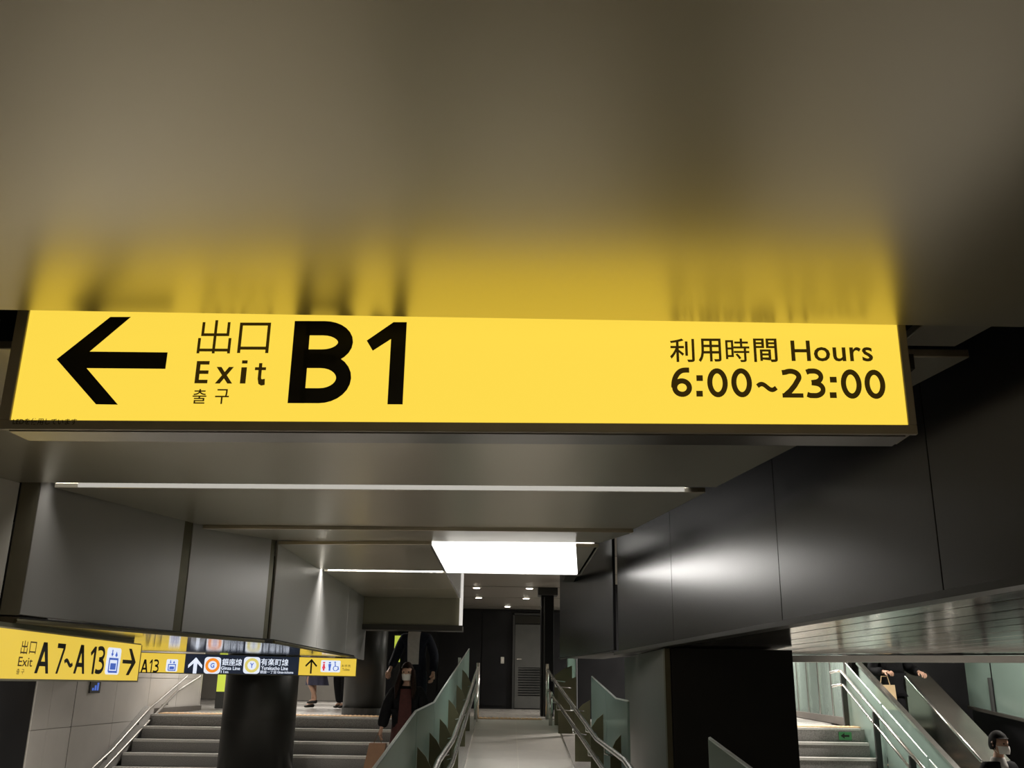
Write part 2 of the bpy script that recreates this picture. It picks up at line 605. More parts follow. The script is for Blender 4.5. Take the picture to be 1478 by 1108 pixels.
cpanel([(-4.2, -3.0), (1.70 + .12 * 5.82, -3.0), (1.72, 2.82), (-4.2, 2.80)], m='ceilnear')
cpanel([(1.31, 2.86), (1.535, 2.86), (1.50, 3.06), (1.31, 3.06)], HC + .02)
cpanel([(-4.2, 2.86), (-1.72, 2.86), (-1.72, 3.02), (-4.2, 3.02)], HC + .02)
cpanel([(-3.7, 3.22), (redge(3.11), 3.11), (redge(5.40), 5.40), (-2.93, 5.58)])
cpanel([(ledge(5.72) + .02, 5.72), (redge(5.56), 5.56), (redge(6.94), 6.94), (ledge(7.07), 7.07)])
v, f = slab([(ledge(7.11), 7.11, HC - .022), (redge(6.98), 6.98, HC - .022), (redge(7.88), 7.88, HC + .03), (ledge(8.02), 8.02, HC + .03)], (0, 0, .03))
obj('ceiling_panel', v, f, M['ceil'], ceil, bevel=.003)
cpanel([(.545, 7.93), (.735, 7.93), (.74, 9.97), (.70, 9.97)])
cpanel([(-1.93, 8.06), (-.645, 7.93), (-.645, 9.83), (-1.92, 9.85)])
cpanel([(-1.91, 10.02), (-.655, 10.0), (-.655, 11.72), (-1.91, 11.74)])
cpanel([(-1.91, 11.755), (-.655, 11.735), (-.655, 12.98), (-1.91, 12.98)])

# ---- upper hall ceiling
v, f = box(-9.5, 9.5, 10.06, 27.5, UC, UC + .06)
uceil = struct(obj('ceiling', v, f, mat('upper_hall_ceiling_paint', (.42, .385, .34), .45, .30, noise=(.04, 3), rvar=.05)))
for j in range(5):
    y = 11.9 + j * 2.0
    v, f = box(-2.0, 2.4, y, y + .012, UC - .004, UC + .002)
    obj('panel_joint', v, f, M['joint'], uceil)

# ---- left soffit: flared wall of grey panels, polished underside
soff = struct(obj('wall_left', *wallquad((-2.88, 5.64), (-1.98, 8.06), .84, .80, HC + .44, -.03), M['joint']))
seg = [((-2.80, 5.66), (ledge(6.92), 6.92), .835, .805), ((ledge(7.01), 7.01), (ledge(7.97), 7.97), .803, .79)]
for a, b, za, zb in seg:
    v, f = wallquad(a, b, za, zb, HC + .10, -.02)
    obj('wall_panel', v, f, M['soffit'], soff, bevel=.003)
for a, b in (((-1.93, 8.06), (-1.915, 9.93)), ((-1.915, 9.945), (-1.915, 11.735)), ((-1.915, 11.75), (-1.915, 13.32))):
    v, f = wallquad(a, b, .79, .79, HC + .10, -.02)
    obj('wall_panel', v, f, M['soffit'], soff, bevel=.003)
v, f = wallquad((-2.885, 5.60), (-2.80, 5.65), .83, .83, HC + .10, -.05)
obj('corner_post', v, f, M['post'], soff)
for D, w in ((6.965, .085), (8.0, .06)):
    v, f = wallquad((ledge(D - w / 2) - .004, D - w / 2), (ledge(D + w / 2) - .004, D + w / 2), .79, .79, HC + .05, -.015)
    obj('joint_strip', v, f, M['joint'], soff)
v, f = wallquad((-3.56, 3.2), (-2.89, 5.585), .83, .83, HC - .001, -.03)
obj('end_panel', v, f, M['cream'], soff)
# underside slab of the left soffit
v, f = prism([(-6.2, 5.72), (-2.94, 5.60), (-2.79, 5.64), (-1.965, 7.95), (-1.90, 8.05), (-1.90, 12.35), (-6.2, 12.35)], LOW, LOW + .035)
under = struct(obj('ceiling', v, f, M['under']))
v, f = join(tube([(-2.80, 5.62, LOW + .012), (-1.96, 7.97, LOW + .012)], .014, 6), tube([(-1.895, 8.05, LOW + .012), (-1.895, 12.35, LOW + .012)], .012, 6))
obj('edge_trim', v, f, M['joint'], under)

# ---- bulkhead that closes the left recess
v, f = box(-1.92, -.65, 13.0, 13.06, 1.235, UC)
bulk = struct(obj('wall_recess', v, f, mat('olive_bulkhead_panel', (.19, .18, .125), .2, .5, noise=(.06, 4))))
v, f = box(-1.92, -.60, 12.97, 13.30, 1.165, 1.235)
obj('bottom_flange', v, f, M['flange'], bulk, bevel=.004)
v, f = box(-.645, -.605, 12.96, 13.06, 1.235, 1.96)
obj('end_trim', v, f, mat('end_trim_glow', (.5, .5, .47), 0, .5, emit=(1, .96, .9), estr=.6, noise=(.02, 2)), bulk)  # pale edge, no lamp: its glow stands in for light falling on it
v, f = box(-.655, -.635, 10.06, 12.97, HC, UC)
obj('side_panel', v, f, M['soffit'], bulk)

# ---- right fascia of dark steel panels
v, f = wallquad((fx(1.0) + .03, 1.0), (fx(9.34) + .03, 9.34), .86, .80, UC, .05)
fas = struct(obj('wall_right', v, f, M['void']))
cuts = [1.0, 3.8, 5.4, 7.5, 9.32]
for a, b in zip(cuts[:-1], cuts[1:]):
    za, zb = [.855 - .0093 * (d - 3.0) for d in (a, b)]
    v, f = wallquad((fx(a + .003), a + .003), (fx(b - .003), b - .003), za, zb, UC - .05, .025)
    obj('wall_panel', v, f, M['fascia'], fas, bevel=.002)
pa, pb = (fx(1.0) - .045, 1.0), (fx(9.32) - .045, 9.32)
obj('bottom_flange', *slab([(pa[0], pa[1], .855), (pb[0], pb[1], .777), (pb[0], pb[1], .805), (pa[0], pa[1], .885)], (.10, .012, 0)), M['flange'], fas)
# second fascia beyond the black gap
g0, g1, g2 = (1.0, 9.42), (.865, 10.15), (.60, 11.5)
for a, b, za, zb in ((g0, g1, .825, .815), (g1, g2, .812, .79)):
    v, f = wallquad(a, b, za, zb, UC, .03)
    obj('wall_panel', v, f, M['fascia'], fas, bevel=.002)
v, f = prism([(.99, 9.42), (.855, 10.15), (.59, 11.5), (1.1, 11.5), (1.35, 9.42)], .80, .81)
obj('bottom_panel', v, f, M['flange'], fas)

# ---- polished slat ceiling of the right-hand hall
def rfar(X):
    return 8.83 - .506 * (X - 2.44)


def rcz(D):
    return .845 - .0096 * (D - 3.0)


v, f = slab([(a, b, rcz(b) + .03) for a, b in ((fx(.5) + .085, .5), (9.3, .5), (9.3, rfar(9.3)), (fx(9.0) + .085, 9.25))], (0, 0, .03))
rceil = struct(obj('ceiling', v, f, M['void']))
k = 0
while True:
    x0 = 1.832 + k * .26
    if x0 > 8.2:
        break
    def line_end(xa):     # along the fascia direction from D=.6 to the far edge
        D = .6
        while D < rfar(xa - .119 * (D - 2.9)) and D < 9.2:
            D += .01
        return D
    e0, e1 = line_end(x0), line_end(x0 + .248)
    P = [(x0 - .119 * (.6 - 2.9), .6), (x0 + .248 - .119 * (.6 - 2.9), .6), (x0 + .248 - .119 * (e1 - 2.9), e1), (x0 - .119 * (e0 - 2.9), e0)]
    v, f = slab([(a, b, rcz(b)) for a, b in P], (0, 0, .02))
    obj('slat', v, f, M['slat'], rceil, bevel=.003)
    k += 1
ta, tb_ = Vector((1.3, rfar(1.3) + .02, .782)), Vector((8.5, rfar(8.5) + .02, .782))
v, f = slab([ta, tb_, tb_ + Vector((.02, .045, -.055)), ta + Vector((.02, .045, -.055))], (.03, .07, 0))
obj('edge_trim', v, f, M['steel'], rceil)
v, f = slab([(1.3, rfar(1.3) + .1, .79), (8.5, rfar(8.5) + .1, .79), (8.5, rfar(8.5) + .1, UC), (1.3, rfar(1.3) + .1, UC)], (.03, .06, 0))
obj('edge_wall', v, f, M['black'], rceil)

# ---- floors
pts = [(14.2, UF)] + [(8.1, rampz(8.1)), (6.5, rampz(6.5)), (-3.0, rampz(-3.0)), (-3.0, RF - .2), (14.2, RF - .2)]
V = [(x, D, z - .003) for x in (-.60, 1.0) for D, z in pts]
n = len(pts)
Fc = [tuple(range(n)), tuple(range(2 * n - 1, n - 1, -1))] + [(i, (i + 1) % n, n + (i + 1) % n, n + i) for i in range(n)]
ramp = struct(obj('floor_ramp', V, Fc, M['grout']))
D = 14.19
while D > 1.5:
    D0 = D - .56
    lim = [q for q in (8.1, 6.5) if D0 < q < D - .05]
    if lim:
        D0 = lim[0]
    for x0, x1 in ((-.40, .121), (.129, .672)):
        P = [(x0, D0 + .004, rampz(D0)), (x1, D0 + .004, rampz(D0)), (x1, D - .004, rampz(D)), (x0, D - .004, rampz(D))]
        v, f = slab(P, (0, 0, -.012))
        obj('tile', v, f, M['tile'], ramp)
    D = D0
for x0, x1, h in ((-.58, -.415, .03), (.687, .98, .012)):
    for d0, d1 in ((8.1, 14.19), (6.5, 8.1), (-3.0, 6.5)):
        P = [(x0, d0, rampz(d0) + h), (x1, d0, rampz(d0) + h), (x1, d1, rampz(d1) + h), (x0, d1, rampz(d1) + h)]
        v, f = slab(P, (0, 0, -.06))
        obj('kerb', v, f, M['kerb'], ramp)

v, f = join(box(-9.5, 1.3, 14.2, 27.4, UF - .25, UF - .01), box(1.3, 4.62, 12.9, 27.4, UF - .25, UF - .01), box(4.62, 9.5, 15.0, 27.4, UF - .25, UF - .01))
floor = struct(obj('floor', v, f, M['upfloor']))
for i in range(3):
    for j in range(10):
        v, f = box(-.62 + i * .6 + .003, -.62 + (i + 1) * .6 - .003, 14.66 + j * .6 + .003, 14.66 + (j + 1) * .6 - .003, UF - .012, UF)
        obj('tile', v, f, M['upfloor'], floor)
v, f = join(box(-9.5, -.62, -3.0, 11.8, LF - .2, LF), box(1.02, 9.5, -3.0, 14.9, RF - .2, RF))
struct(obj('floor', v, f, M['tile']))

# tactile paving along the top of ramp and stairs
tz = UF - .012
tv, tf = box(0, .292, 0, .292, 0, .012)
for i in range(5):
    for j in range(5):
        cx, cy = .03 + i * .058, .03 + j * .058
        k = len(tv)
        tv = list(tv) + [(cx - .016, cy - .016, .012), (cx + .016, cy - .016, .012), (cx + .016, cy + .016, .012), (cx - .016, cy + .016, .012),
                         (cx - .009, cy - .009, .018), (cx + .009, cy - .009, .018), (cx + .009, cy + .009, .018), (cx - .009, cy + .009, .018)]
        tf = list(tf) + [(k + 4, k + 5, k + 6, k + 7)] + [(k + a, k + (a + 1) % 4, k + 4 + (a + 1) % 4, k + 4 + a) for a in range(4)]
tme = None
for i in range(18):
    X = -4.90 + i * .30
    if tme is None:
        o = obj('tactile_tile', [Vector(p) + Vector((X, 14.30, UF)) for p in tv], tf, M['tactile'], floor)
        tme, tbase = o, X
    else:
        o = tme.copy()
        col.objects.link(o)
        o.location.x += X - tbase
for i in range(10):
    o = tme.copy()
    col.objects.link(o)
    o.location.x += 1.55 + i * .30 - tbase
    o.location.y += 13.02 - 14.30

# ---- stairs, left-hand side
def stairs(x0, x1, dtop, n, rise, run, label, skip_side=None):
    r = thing('stairs', ((x0 + x1) / 2, dtop - n * run, UF - n * rise), label, 'stairs', kind='structure')
    for k in range(1, n + 1):
        z = UF - k * rise
        y1 = dtop - (k - 1) * run
        v, f = box(x0, x1, y1 - run if k < n else y1 - .02, y1, UF - n * rise - .1, z - .001)
        s = None
        if k < n:
            s = obj('step', v, f, M['granite'], r)
            v, f = box(x0 + .01, x1 - .01, y1 - run - .022, y1 - run + .06, z - .028, z + .004)
            obj('nosing', v, f, M['nosing'], s)
    # the front edge of the floor above
    v, f = box(x0, x1, dtop - .012, dtop + .06, UF - .024, UF + .002)
    obj('nosing', v, f, M['nosing'], r)
    v, f = box(x0, x1, dtop - .004, dtop + .02, UF - rise, UF - .024)
    obj('riser', v, f, M['granite'], r)
    return r


stairs(-4.96, -.64, 14.2, 8, .15, .30, 'grey granite stairs with pale nosings behind the left black column')
stairs(2.35, 4.48, 12.9, 10, .16, .28, 'grey granite stairs beside the glass balustrade past the right column')

# ---- left hall: pale porcelain wall along the stairs
v, f = join(box(-5.30, -5.062, 10.83, 16.62, LF - .1, UC))
lw = struct(obj('wall_stairs', v, f, M['wallgrout']))
v, f = box(-5.062, -5.056, 11.825, 11.86, LF, UC)
obj('movement_joint', v, f, M['walljoint'], lw)
cols = [10.84, 11.22, 11.85, 13.05, 14.25, 15.45, 16.6]
for i in range(len(cols) - 1):
    for j in range(6):
        z0 = LF + j * .56
        z1 = min(z0 + .56, UC)
        g = .022 if i == 1 else .004
        v, f = box(-5.08, -5.05, cols[i] + .004, cols[i + 1] - g, z0 + .003, z1 - .003)
        obj('wall_tile', v, f, M['walltile'], lw)
cy = [(-5.05 - .35 + .35 * math.cos(a), 16.62 + .35 * math.sin(a)) for a in [math.radians(q) for q in range(0, 91, 15)]]
v, f = prism(cy + [(-9.0, 16.97), (-9.0, 16.62)], UF, UC)
obj('rounded_end', v, f, M['walltile'], lw)
v, f = box(-5.02, -5.0, 14.3, 16.6, UF, UF + .07)
obj('baseboard', v, f, M['walljoint'], lw)
v, f = slab([(-5.045, 11.6, LF), (-5.045, 11.95, LF), (-5.045, 14.3, UF - .02), (-5.045, 14.3, UF + .10), (-5.045, 14.12, UF + .10), (-5.045, 11.6, LF + .16)], (.075, 0, 0))
obj('stair_skirting', v, f, M['granite'], lw)
v, f = box(-5.30, -5.06, 2.0, 10.82, LF - .1, LOW)
struct(obj('wall_dark_side', v, f, M['black']))
v, f = box(-5.045, -5.03, 12.18, 12.48, .33, .50)
wp = obj('wall_plate', v, f, M['ink'])
tag(wp, 'small dark notice plate on the pale wall below the arrow sign', 'plate')
for q in range(3):
    v, f = box(-5.03, -5.027, 12.23 + q * .07, 12.28 + q * .07, .36, .39 + .03 * q)
    obj('plate_mark', v, f, M['bluelit'], wp)

# back walls
v, f = box(-2.3, 1.6, 20.72, 20.9, UF, UC)
bw = struct(obj('wall_back', v, f, M['black']))
for x0, x1 in ((-2.3, -1.45), (-1.44, -.55), (-.54, -.02)):
    v, f = box(x0 + .004, x1 - .004, 20.69, 20.72, UF + .06, UC - .03)
    obj('wall_panel', v, f, M['black'], bw)
v, f = box(.01, 1.6, 20.69, 20.72, 1.97, UC - .005)
obj('wall_panel', v, f, M['black'], bw)
v, f = box(-2.45, -2.3, 16.5, 20.9, UF, UC)
struct(obj('wall_inner', v, f, M['black']))
v, f = box(-9.5, 9.5, 27.2, 27.4, UF, UC)
struct(obj('wall_far', v, f, mat('hall_far_wall', (.30, .28, .25), 0, .5, noise=(.06, 3))))
v, f = box(-9.5, -9.4, 2, 27, LF, UC)
struct(obj('wall_far_left', v, f, mat('hall_side_wall', (.25, .235, .21), 0, .5, noise=(.06, 3))))
v, f = box(9.3, 9.4, 2, 27, RF, UC)
struct(obj('wall_far_right', v, f, M['greentile']))
v, f = box(1.02, 2.6, 15.3, 15.4, RF, UC)
struct(obj('wall_void', v, f, M['black']))
v, f = box(-6.2, 3.2, -3.4, -3.25, RF, HC + .5)
struct(obj('wall_behind', v, f, mat('rear_wall_paint', (.16, .13, .09), 0, .6, noise=(.08, 2))))

# louvred service door in the back wall
door = thing('door_1', (.45, 20.68, UF), 'dark grey louvred service door in the black back wall', 'door', kind='structure')
v, f = join(box(.10, .14, 20.64, 20.72, UF, 1.95), box(.80, .84, 20.64, 20.72, UF, 1.95), box(.10, .84, 20.64, 20.72, 1.91, 1.95))
obj('door_frame', v, f, M['darksteel'], door)
v, f = join(box(.15, .79, 20.67, 20.70, UF + .02, .30), box(.15, .79, 20.67, 20.70, .86, 1.72), box(.15, .22, 20.67, 20.70, .30, .86), box(.72, .79, 20.67, 20.70, .30, .86))
leaf = obj('door_leaf', v, f, mat('door_leaf_paint', (.085, .086, .082), .3, .45, noise=(.05, 6)), door)
v, f = box(.15, .79, 20.69, 20.71, 1.74, 1.90)
obj('transom', v, f, M['ink'], door)
for k in range(11):
    z = .32 + k * .05
    v, f = slab([(.22, 20.665, z), (.72, 20.665, z), (.72, 20.695, z + .04), (.22, 20.695, z + .04)], (0, .004, .008))
    obj('louver', v, f, M['darksteel'], leaf)
v, f = tube([(.19, 20.64, 1.02), (.29, 20.64, 1.02)], .01, 6)
obj('handle', v, f, M['steel'], leaf)
v, f = box(-.145, -.075, 20.675, 20.69, .93, 1.06)
sw = tag(obj('switch_plate', v, f, M['switch'], bevel=.004), 'small pale switch plate on the black wall beside the louvred door', 'switch')
v, f = box(-.125, -.095, 20.668, 20.676, .97, 1.02)
obj('rocker', v, f, M['cream'], sw)

# ---- columns
def round_column(name, x, y, r, z0, z1, label, m='blackcol'):
    v, f = rings([(z0, r, r), (z1, r, r)], 40, x, y)
    o = struct(obj(name, v, f, M[m]), label, 'column')
    for p in o.data.polygons:
        p.use_smooth = len(p.vertices) == 4
    v, f = rings([(z0, r + .012, r + .012), (z0 + .10, r + .012, r + .012)], 40, x, y)
    obj('base_ring', v, f, M['darksteel'], o)
    v, f = rings([(z0 + 1.2, r + .002, r + .002), (z0 + 1.206, r + .002, r + .002)], 40, x, y)
    obj('joint_ring', v, f, M['ink'], o)
    return o


round_column('column', -3.13, 12.86, .455, LF, UC, 'thick black round column standing in the stairs below the line signs')
round_column('column', -2.17, 15.35, .315, UF, UC, 'black round column on the upper floor at the head of the stairs')

cr = thing('column', (1.75, 9.0, RF), 'large square black column beside the ramp under the dark fascia', 'column', kind='structure')
v, f = box(1.25, 2.19, 7.72, 10.38, RF, LOW - .002)
obj('core', v, f, M['blackcol'], cr)
v, f = box(1.215, 1.25, 7.78, 10.4, RF, LOW - .002)
obj('side_panel', v, f, mat('grey_column_side_panel', (.17, .165, .15), .55, .34, noise=(.05, 3), rvar=.04), cr)
v, f = box(1.212, 1.252, 7.70, 7.775, RF, LOW - .002)
obj('corner_trim', v, f, M['joint'], cr)
v, f = box(1.26, 2.20, 7.70, 7.72, RF, LOW - .002)
obj('front_panel', v, f, M['blackcol'], cr)

v, f = box(.875, 1.02, 14.6, 14.95, UF, UC)
struct(obj('column', v, f, mat('grey_post_panel', (.12, .12, .125), .5, .35, noise=(.05, 3)), bevel=.01), 'slim grey square post behind the far end of the right handrail', 'column')
pc = thing('column', (.63, 16.1, UF), 'slim dark post standing at the right of the louvred door', 'column', kind='structure')
v, f = box(.53, .74, 16.0, 16.25, UF, UC)
obj('core', v, f, M['black'], pc, bevel=.01)
v, f = box(.48, .80, 15.95, 16.3, UC - .12, UC - .001)
obj('head_plate', v, f, M['darksteel'], pc)
v, f = tube([(.585, 15.98, UF), (.585, 15.98, UC - .15)], .012, 6)
obj('pipe', v, f, M['darksteel'], pc)

# ================================================================== LIGHT FIXTURES
# large luminous well over the ramp
well = thing('ceiling_light', (.03, 8.97, HC), 'large white luminous ceiling well over the ramp', 'ceiling light')
x0, x1, y0, y1, zt = -.64, .70, 7.95, 9.99, 1.80
for xa, mm in ((x0 - .02, 'lampwall'), (x1, 'fascia')):
    v, f = box(xa, xa + .02, y0, y1, HC, zt)
    obj('side_reflector', v, f, M[mm], well)
v, f = box(x0, x1, y1 - .01, y1, HC + .015, zt)
obj('luminous_face', v, f, M['lampface'], well)
v, f = box(x0 - .02, x1 + .02, y1, y1 + .03, HC, UC)
obj('far_reflector', v, f, M['lampwall'], well)
v, f = slab([(x0, y0, HC + .045), (x1, y0, HC + .045), (x1, y1 - .01, zt), (x0, y1 - .01, zt)], (0, 0, .015))
obj('diffuser', v, f, M['lamp'], well)
v, f = join(slab([(.60, 10.03, HC + .03), (.72, 10.03, HC + .03), (.72, 10.9, HC + .02), (.60, 10.9, HC + .02)], (0, 0, .05)))
obj('cable_tray', v, f, M['ink'], well)

# slot lights between the ceiling panels
s1 = thing('slot_light', (-.8, 5.62, HC), 'long thin glowing slot light across the ceiling behind the yellow exit sign', 'slot light', 'slot lights in the ceiling')
v, f = slab([(-2.60, 5.700, HC + .002), (1.02, 5.545, HC + .002), (1.02, 5.545, HC + .046), (-2.60, 5.700, HC + .046)], (0, .012, 0))
obj('diffuser', v, f, M['slotlit'], s1)
v, f = slab([(-2.60, 5.60, HC + .20), (1.02, 5.445, HC + .20), (1.02, 5.525, HC + .20), (-2.60, 5.68, HC + .20)], (0, 0, .02))
obj('lamp_tray', v, f, M['lampwall'], s1)
area_light('slot_lamp', (-.86, 5.60, HC + .06), 3.80, .09, 12.5, (1, .95, .87), (0, 0, math.radians(-2.4)), 80)
s2 = thing('slot_light', (-1.3, 9.93, HC), 'short bright slot light left of the luminous ceiling well', 'slot light', 'slot lights in the ceiling')
v, f = box(-1.86, -.68, 9.985, 9.997, HC + .002, HC + .045)
obj('diffuser', v, f, M['slotbright'], s2)
v, f = box(-1.90, -.66, 9.88, 9.98, HC + .20, HC + .22)
obj('lamp_tray', v, f, M['lampwall'], s2)
area_light('slot_lamp', (-1.28, 9.92, HC + .05), 1.25, .09, 24.0, (1, .96, .90), (0, 0, 0), 105)

# recessed downlights of the upper corridor
def downlight(x, y, label, power=16):
    t = thing('downlight', (x, y, UC - .02), label, 'downlight', 'recessed downlights beyond the luminous well')
    v, f = rings([(UC - .012, .075, .075), (UC, .085, .085)], 20, x, y)
    obj('bezel', v, f, M['cream'], t)
    v, f = rings([(UC - .016, .055, .055), (UC - .011, .055, .055)], 20, x, y)
    obj('lens', v, f, M['dl'], t)
    l = bpy.data.lights.new('downlight_lamp', 'SPOT')
    l.energy = power
    l.color = (1, .90, .76)
    l.spot_size = math.radians(120)
    l.spot_blend = .6
    l.shadow_soft_size = .05
    o = bpy.data.objects.new('downlight_lamp', l)
    o.location = (x, y, UC - .03)
    col.objects.link(o)


for x, y, lb in ((-.86, 16.1, 'leftmost downlight of the front row in the upper corridor'),
                 (-.53, 16.1, 'second downlight from the left in the front corridor row'),
                 (.34, 16.05, 'downlight of the front corridor row nearest the dark post'),
                 (-.55, 17.95, 'left downlight of the middle row in the upper corridor'),
                 (.32, 17.95, 'downlight of the middle corridor row above the louvred door'),
                 (-.02, 19.9, 'round glowing downlight right against the black back wall')):
    downlight(x, y, lb)


def fill_light(x, y, z, sx, sy, power, label, m='filllamp', col_=(1, .94, .86)):  # unseen fixtures, added to brighten the stairs, halls, ramp and near ceiling
    t = thing('fill_light', (x, y, z - .04), label, 'ceiling light', 'added flat fill lights')
    v, f = box(x - sx / 2 - .03, x + sx / 2 + .03, y - sy / 2 - .03, y + sy / 2 + .03, z - .02, z)
    obj('housing', v, f, M['cream'], t)
    v, f = box(x - sx / 2, x + sx / 2, y - sy / 2, y + sy / 2, z - .028, z - .02)
    obj('lens', v, f, M[m], t)
    area_light('fill_lamp', (x, y, z - .035), sx, sy, power, col_)


fill_light(-4.5, 9.0, LOW - .003, .35, 1.6, 26, 'added flat fill light under the low soffit beside the pale stair wall')
fill_light(-3.7, 8.3, LOW - .003, .35, 1.2, 26, 'added flat fill light under the low soffit behind the arrow sign')
fill_light(-3.6, 15.2, UC - .003, 2.4, .35, 85, 'added flat fill light over the head of the granite stairs')
fill_light(-4.2, 19.5, UC - .003, 2.4, .35, 90, 'added flat fill light over the two walkers in the upper hall')
fill_light(-4.2, 24.0, UC - .003, 2.4, .35, 80, 'added flat fill light at the far end of the upper hall')
fill_light(3.4, 14.2, UC - .003, 1.8, .4, 210, 'added flat fill light over the stairs past the right column')
fill_light(6.6, 11.4, UC - .003, 1.6, .5, 190, 'added flat fill light over the steel escalator')
fill_light(4.0, 18.5, UC - .003, 2.4, .4, 240, 'added flat fill light behind the glass wall of the right hall')

fill_light(.1, -1.7, HC - .003, 1.8, .4, 38, 'added flat fill light over the foot of the ramp', col_=(1, .84, .62))

# ================================================================== SIGNS
# ---- big yellow exit sign
SP = Plane((-1.643, 2.975, 0), (1.252, 2.862, 0))
ZB, ZY = 1.243, 1.273
ZTOP = HC + .16
L = SP.len
sign = thing('exit_sign', (-.2, 2.95, ZB), 'big yellow lit exit sign reading B1 hung from the ceiling edge', 'sign')
uy0 = SP.uv(29, 526)[0]
uy1 = SP.uv(1303, 541)[0]
v, f = SP.block(.012, ZB + .006, L - .012, ZTOP, -.15, -.012)
obj('housing', v, f, M['signframe'], sign)
v, f = SP.block(uy0 - .004, ZY - .004, uy1 + .004, ZTOP - .02, -.012, -.004)
obj('face_panel', v, f, M['yellow'], sign)
for nm, b in (('frame_bottom', (0, ZB, L, ZY)), ('frame_side', (0, ZY, uy0, ZTOP)), ('frame_side', (uy1, ZY, L, ZTOP)), ('frame_top', (0, ZTOP - .02, L, ZTOP + .01))):
    v, f = SP.block(*b, -.012, .004)
    obj(nm, v, f, M['signframe'], sign, bevel=.002)
v, f = SP.block(.03, ZB - .002, L - .03, ZB + .006, -.145, -.02)
obj('bottom_plate', v, f, mat('sign_bottom_plate', (.30, .29, .27), .8, .28, noise=(.05, 6)), sign)
for u in (L - .02, .05):
    v, f = SP.block(u, 1.49, u + .075, 1.54, -.30, -.10)
    obj('hanger_bracket', v, f, M['ink'], sign)
w = -.0025
poly = [(81.2, 518), (158.8, 456.8), (188.6, 456.8), (129, 506.8), (241.6, 508), (238.3, 531.8), (124.5, 530.8), (169.7, 583.5), (138, 583)]
pp = [SP.uv(*q) for q in poly]
obj('arrow', [SP.pt(a, b, w) for a, b in pp], [(0, 1, 2, 3), (0, 3, 6), (3, 4, 5, 6), (0, 6, 7, 8)], M['ink'], sign)


def lay(P, name, shapes, px, m, parent, w):
    v, f = P.flat(shapes, P.bb(*px), w)
    return obj(name, v, f, M[m] if isinstance(m, str) else m, parent)


lay(SP, 'character', glyph('shutsu', .085), (286, 461.5, 334, 509.5), 'brownink', sign, w)
lay(SP, 'character', glyph('kou', .10), (344, 465, 389, 509), 'brownink', sign, w)
for ch, px in (('E', (282, 520.5, 301.5, 552.7)), ('x', (311, 529, 336, 553)), ('i', (347.5, 519.5, 355.5, 553)), ('t', (367, 523.5, 383, 553.5))):
    lay(SP, 'letter', glyph(ch, .25), px, 'brownink', sign, w)
lay(SP, 'character', text_shapes('출', .008), (277.5, 561, 297.5, 582), 'brownink', sign, w)
lay(SP, 'character', text_shapes('구', .008), (310, 561, 330, 582.5), 'brownink', sign, w)
lay(SP, 'letter', glyph('B', .2), (420, 462.7, 507.4, 581.5), 'ink', sign, w)
lay(SP, 'numeral', glyph('1', .2), (527, 464.3, 584, 583), 'ink', sign, w)
for ch, a, b in (('利', 967, 1002.5), ('用', 1008, 1041), ('時', 1047.5, 1082), ('間', 1088, 1122)):
    lay(SP, 'character', text_shapes(ch, .008 if ch == '時' else .012), (a, 488, b, 522), 'brownink', sign, w)
lay(SP, 'lettering', text_shapes('Hours', .012, 1.03), (1142, 491, 1259.5, 521), 'brownink', sign, w)
Z = 3.889
for ch, a, b, ya, yb in (('6', 112, 228, 235, 398), (':', 254, 290, 276, 396), ('0', 315, 430, 237, 400), ('0', 450, 566, 237, 400), ('~', 597, 703, 318, 366),
                         ('2', 733, 850, 240, 402), ('3', 872, 978, 241, 404), (':', 1004, 1042, 285, 404), ('0', 1066, 1182, 243, 408), ('0', 1199, 1315, 245, 409)):
    if ch == ':':
        for y0, y1 in ((ya, ya + (yb - ya) * .27), (yb - (yb - ya) * .27, yb)):
            lay(SP, 'colon_dot', [([(0, 0), (1, 0), (1, 1), (0, 1)], [(0, 1, 2, 3)])], (940 + a / Z, 470 + y0 / Z, 940 + b / Z, 470 + y1 / Z), 'brownink', sign, w)
        continue
    lay(SP, 'numeral', glyph(ch, .25), (940 + a / Z, 470 + ya / Z, 940 + b / Z, 470 + yb / Z), 'brownink', sign, w)
lay(SP, 'lettering', text_shapes('LEDを使用しています', .006), (20, 604, 112, 613.5), 'greyink', sign, .0055)

# ---- yellow sign with right-pointing arrow under the left soffit
P1 = Plane((-2.725, 4.2, 0), (-2.865, 7.8, 0))
sg1 = thing('direction_sign', (-2.8, 6.0, .48), 'yellow lit sign reading A7 to A13 with an arrow under the left soffit', 'sign')
z0, z1 = .483, .748
v, f = P1.block(0, z0 - .012, P1.len, z1 + .01, -.10, -.006)
obj('housing', v, f, M['signframe'], sg1)
v, f = P1.block(.01, z0, P1.len - .012, z1, -.006, 0)
obj('face_panel', v, f, M['yellowdim'], sg1)
v, f = join(P1.block(0, z0 - .012, P1.len, z0, -.006, .004), P1.block(P1.len - .012, z0, P1.len, z1, -.006, .004))
obj('frame', v, f, M['signframe'], sg1)
v, f = P1.block(.1, z1 + .01, P1.len - .1, LOW - .001, -.07, -.03)
obj('hanger', v, f, M['joint'], sg1)
w = .002
z = 5.327


def q1(a, ya, b, yb):
    return (a / z, 900 + ya / z, b / z, 900 + yb / z)


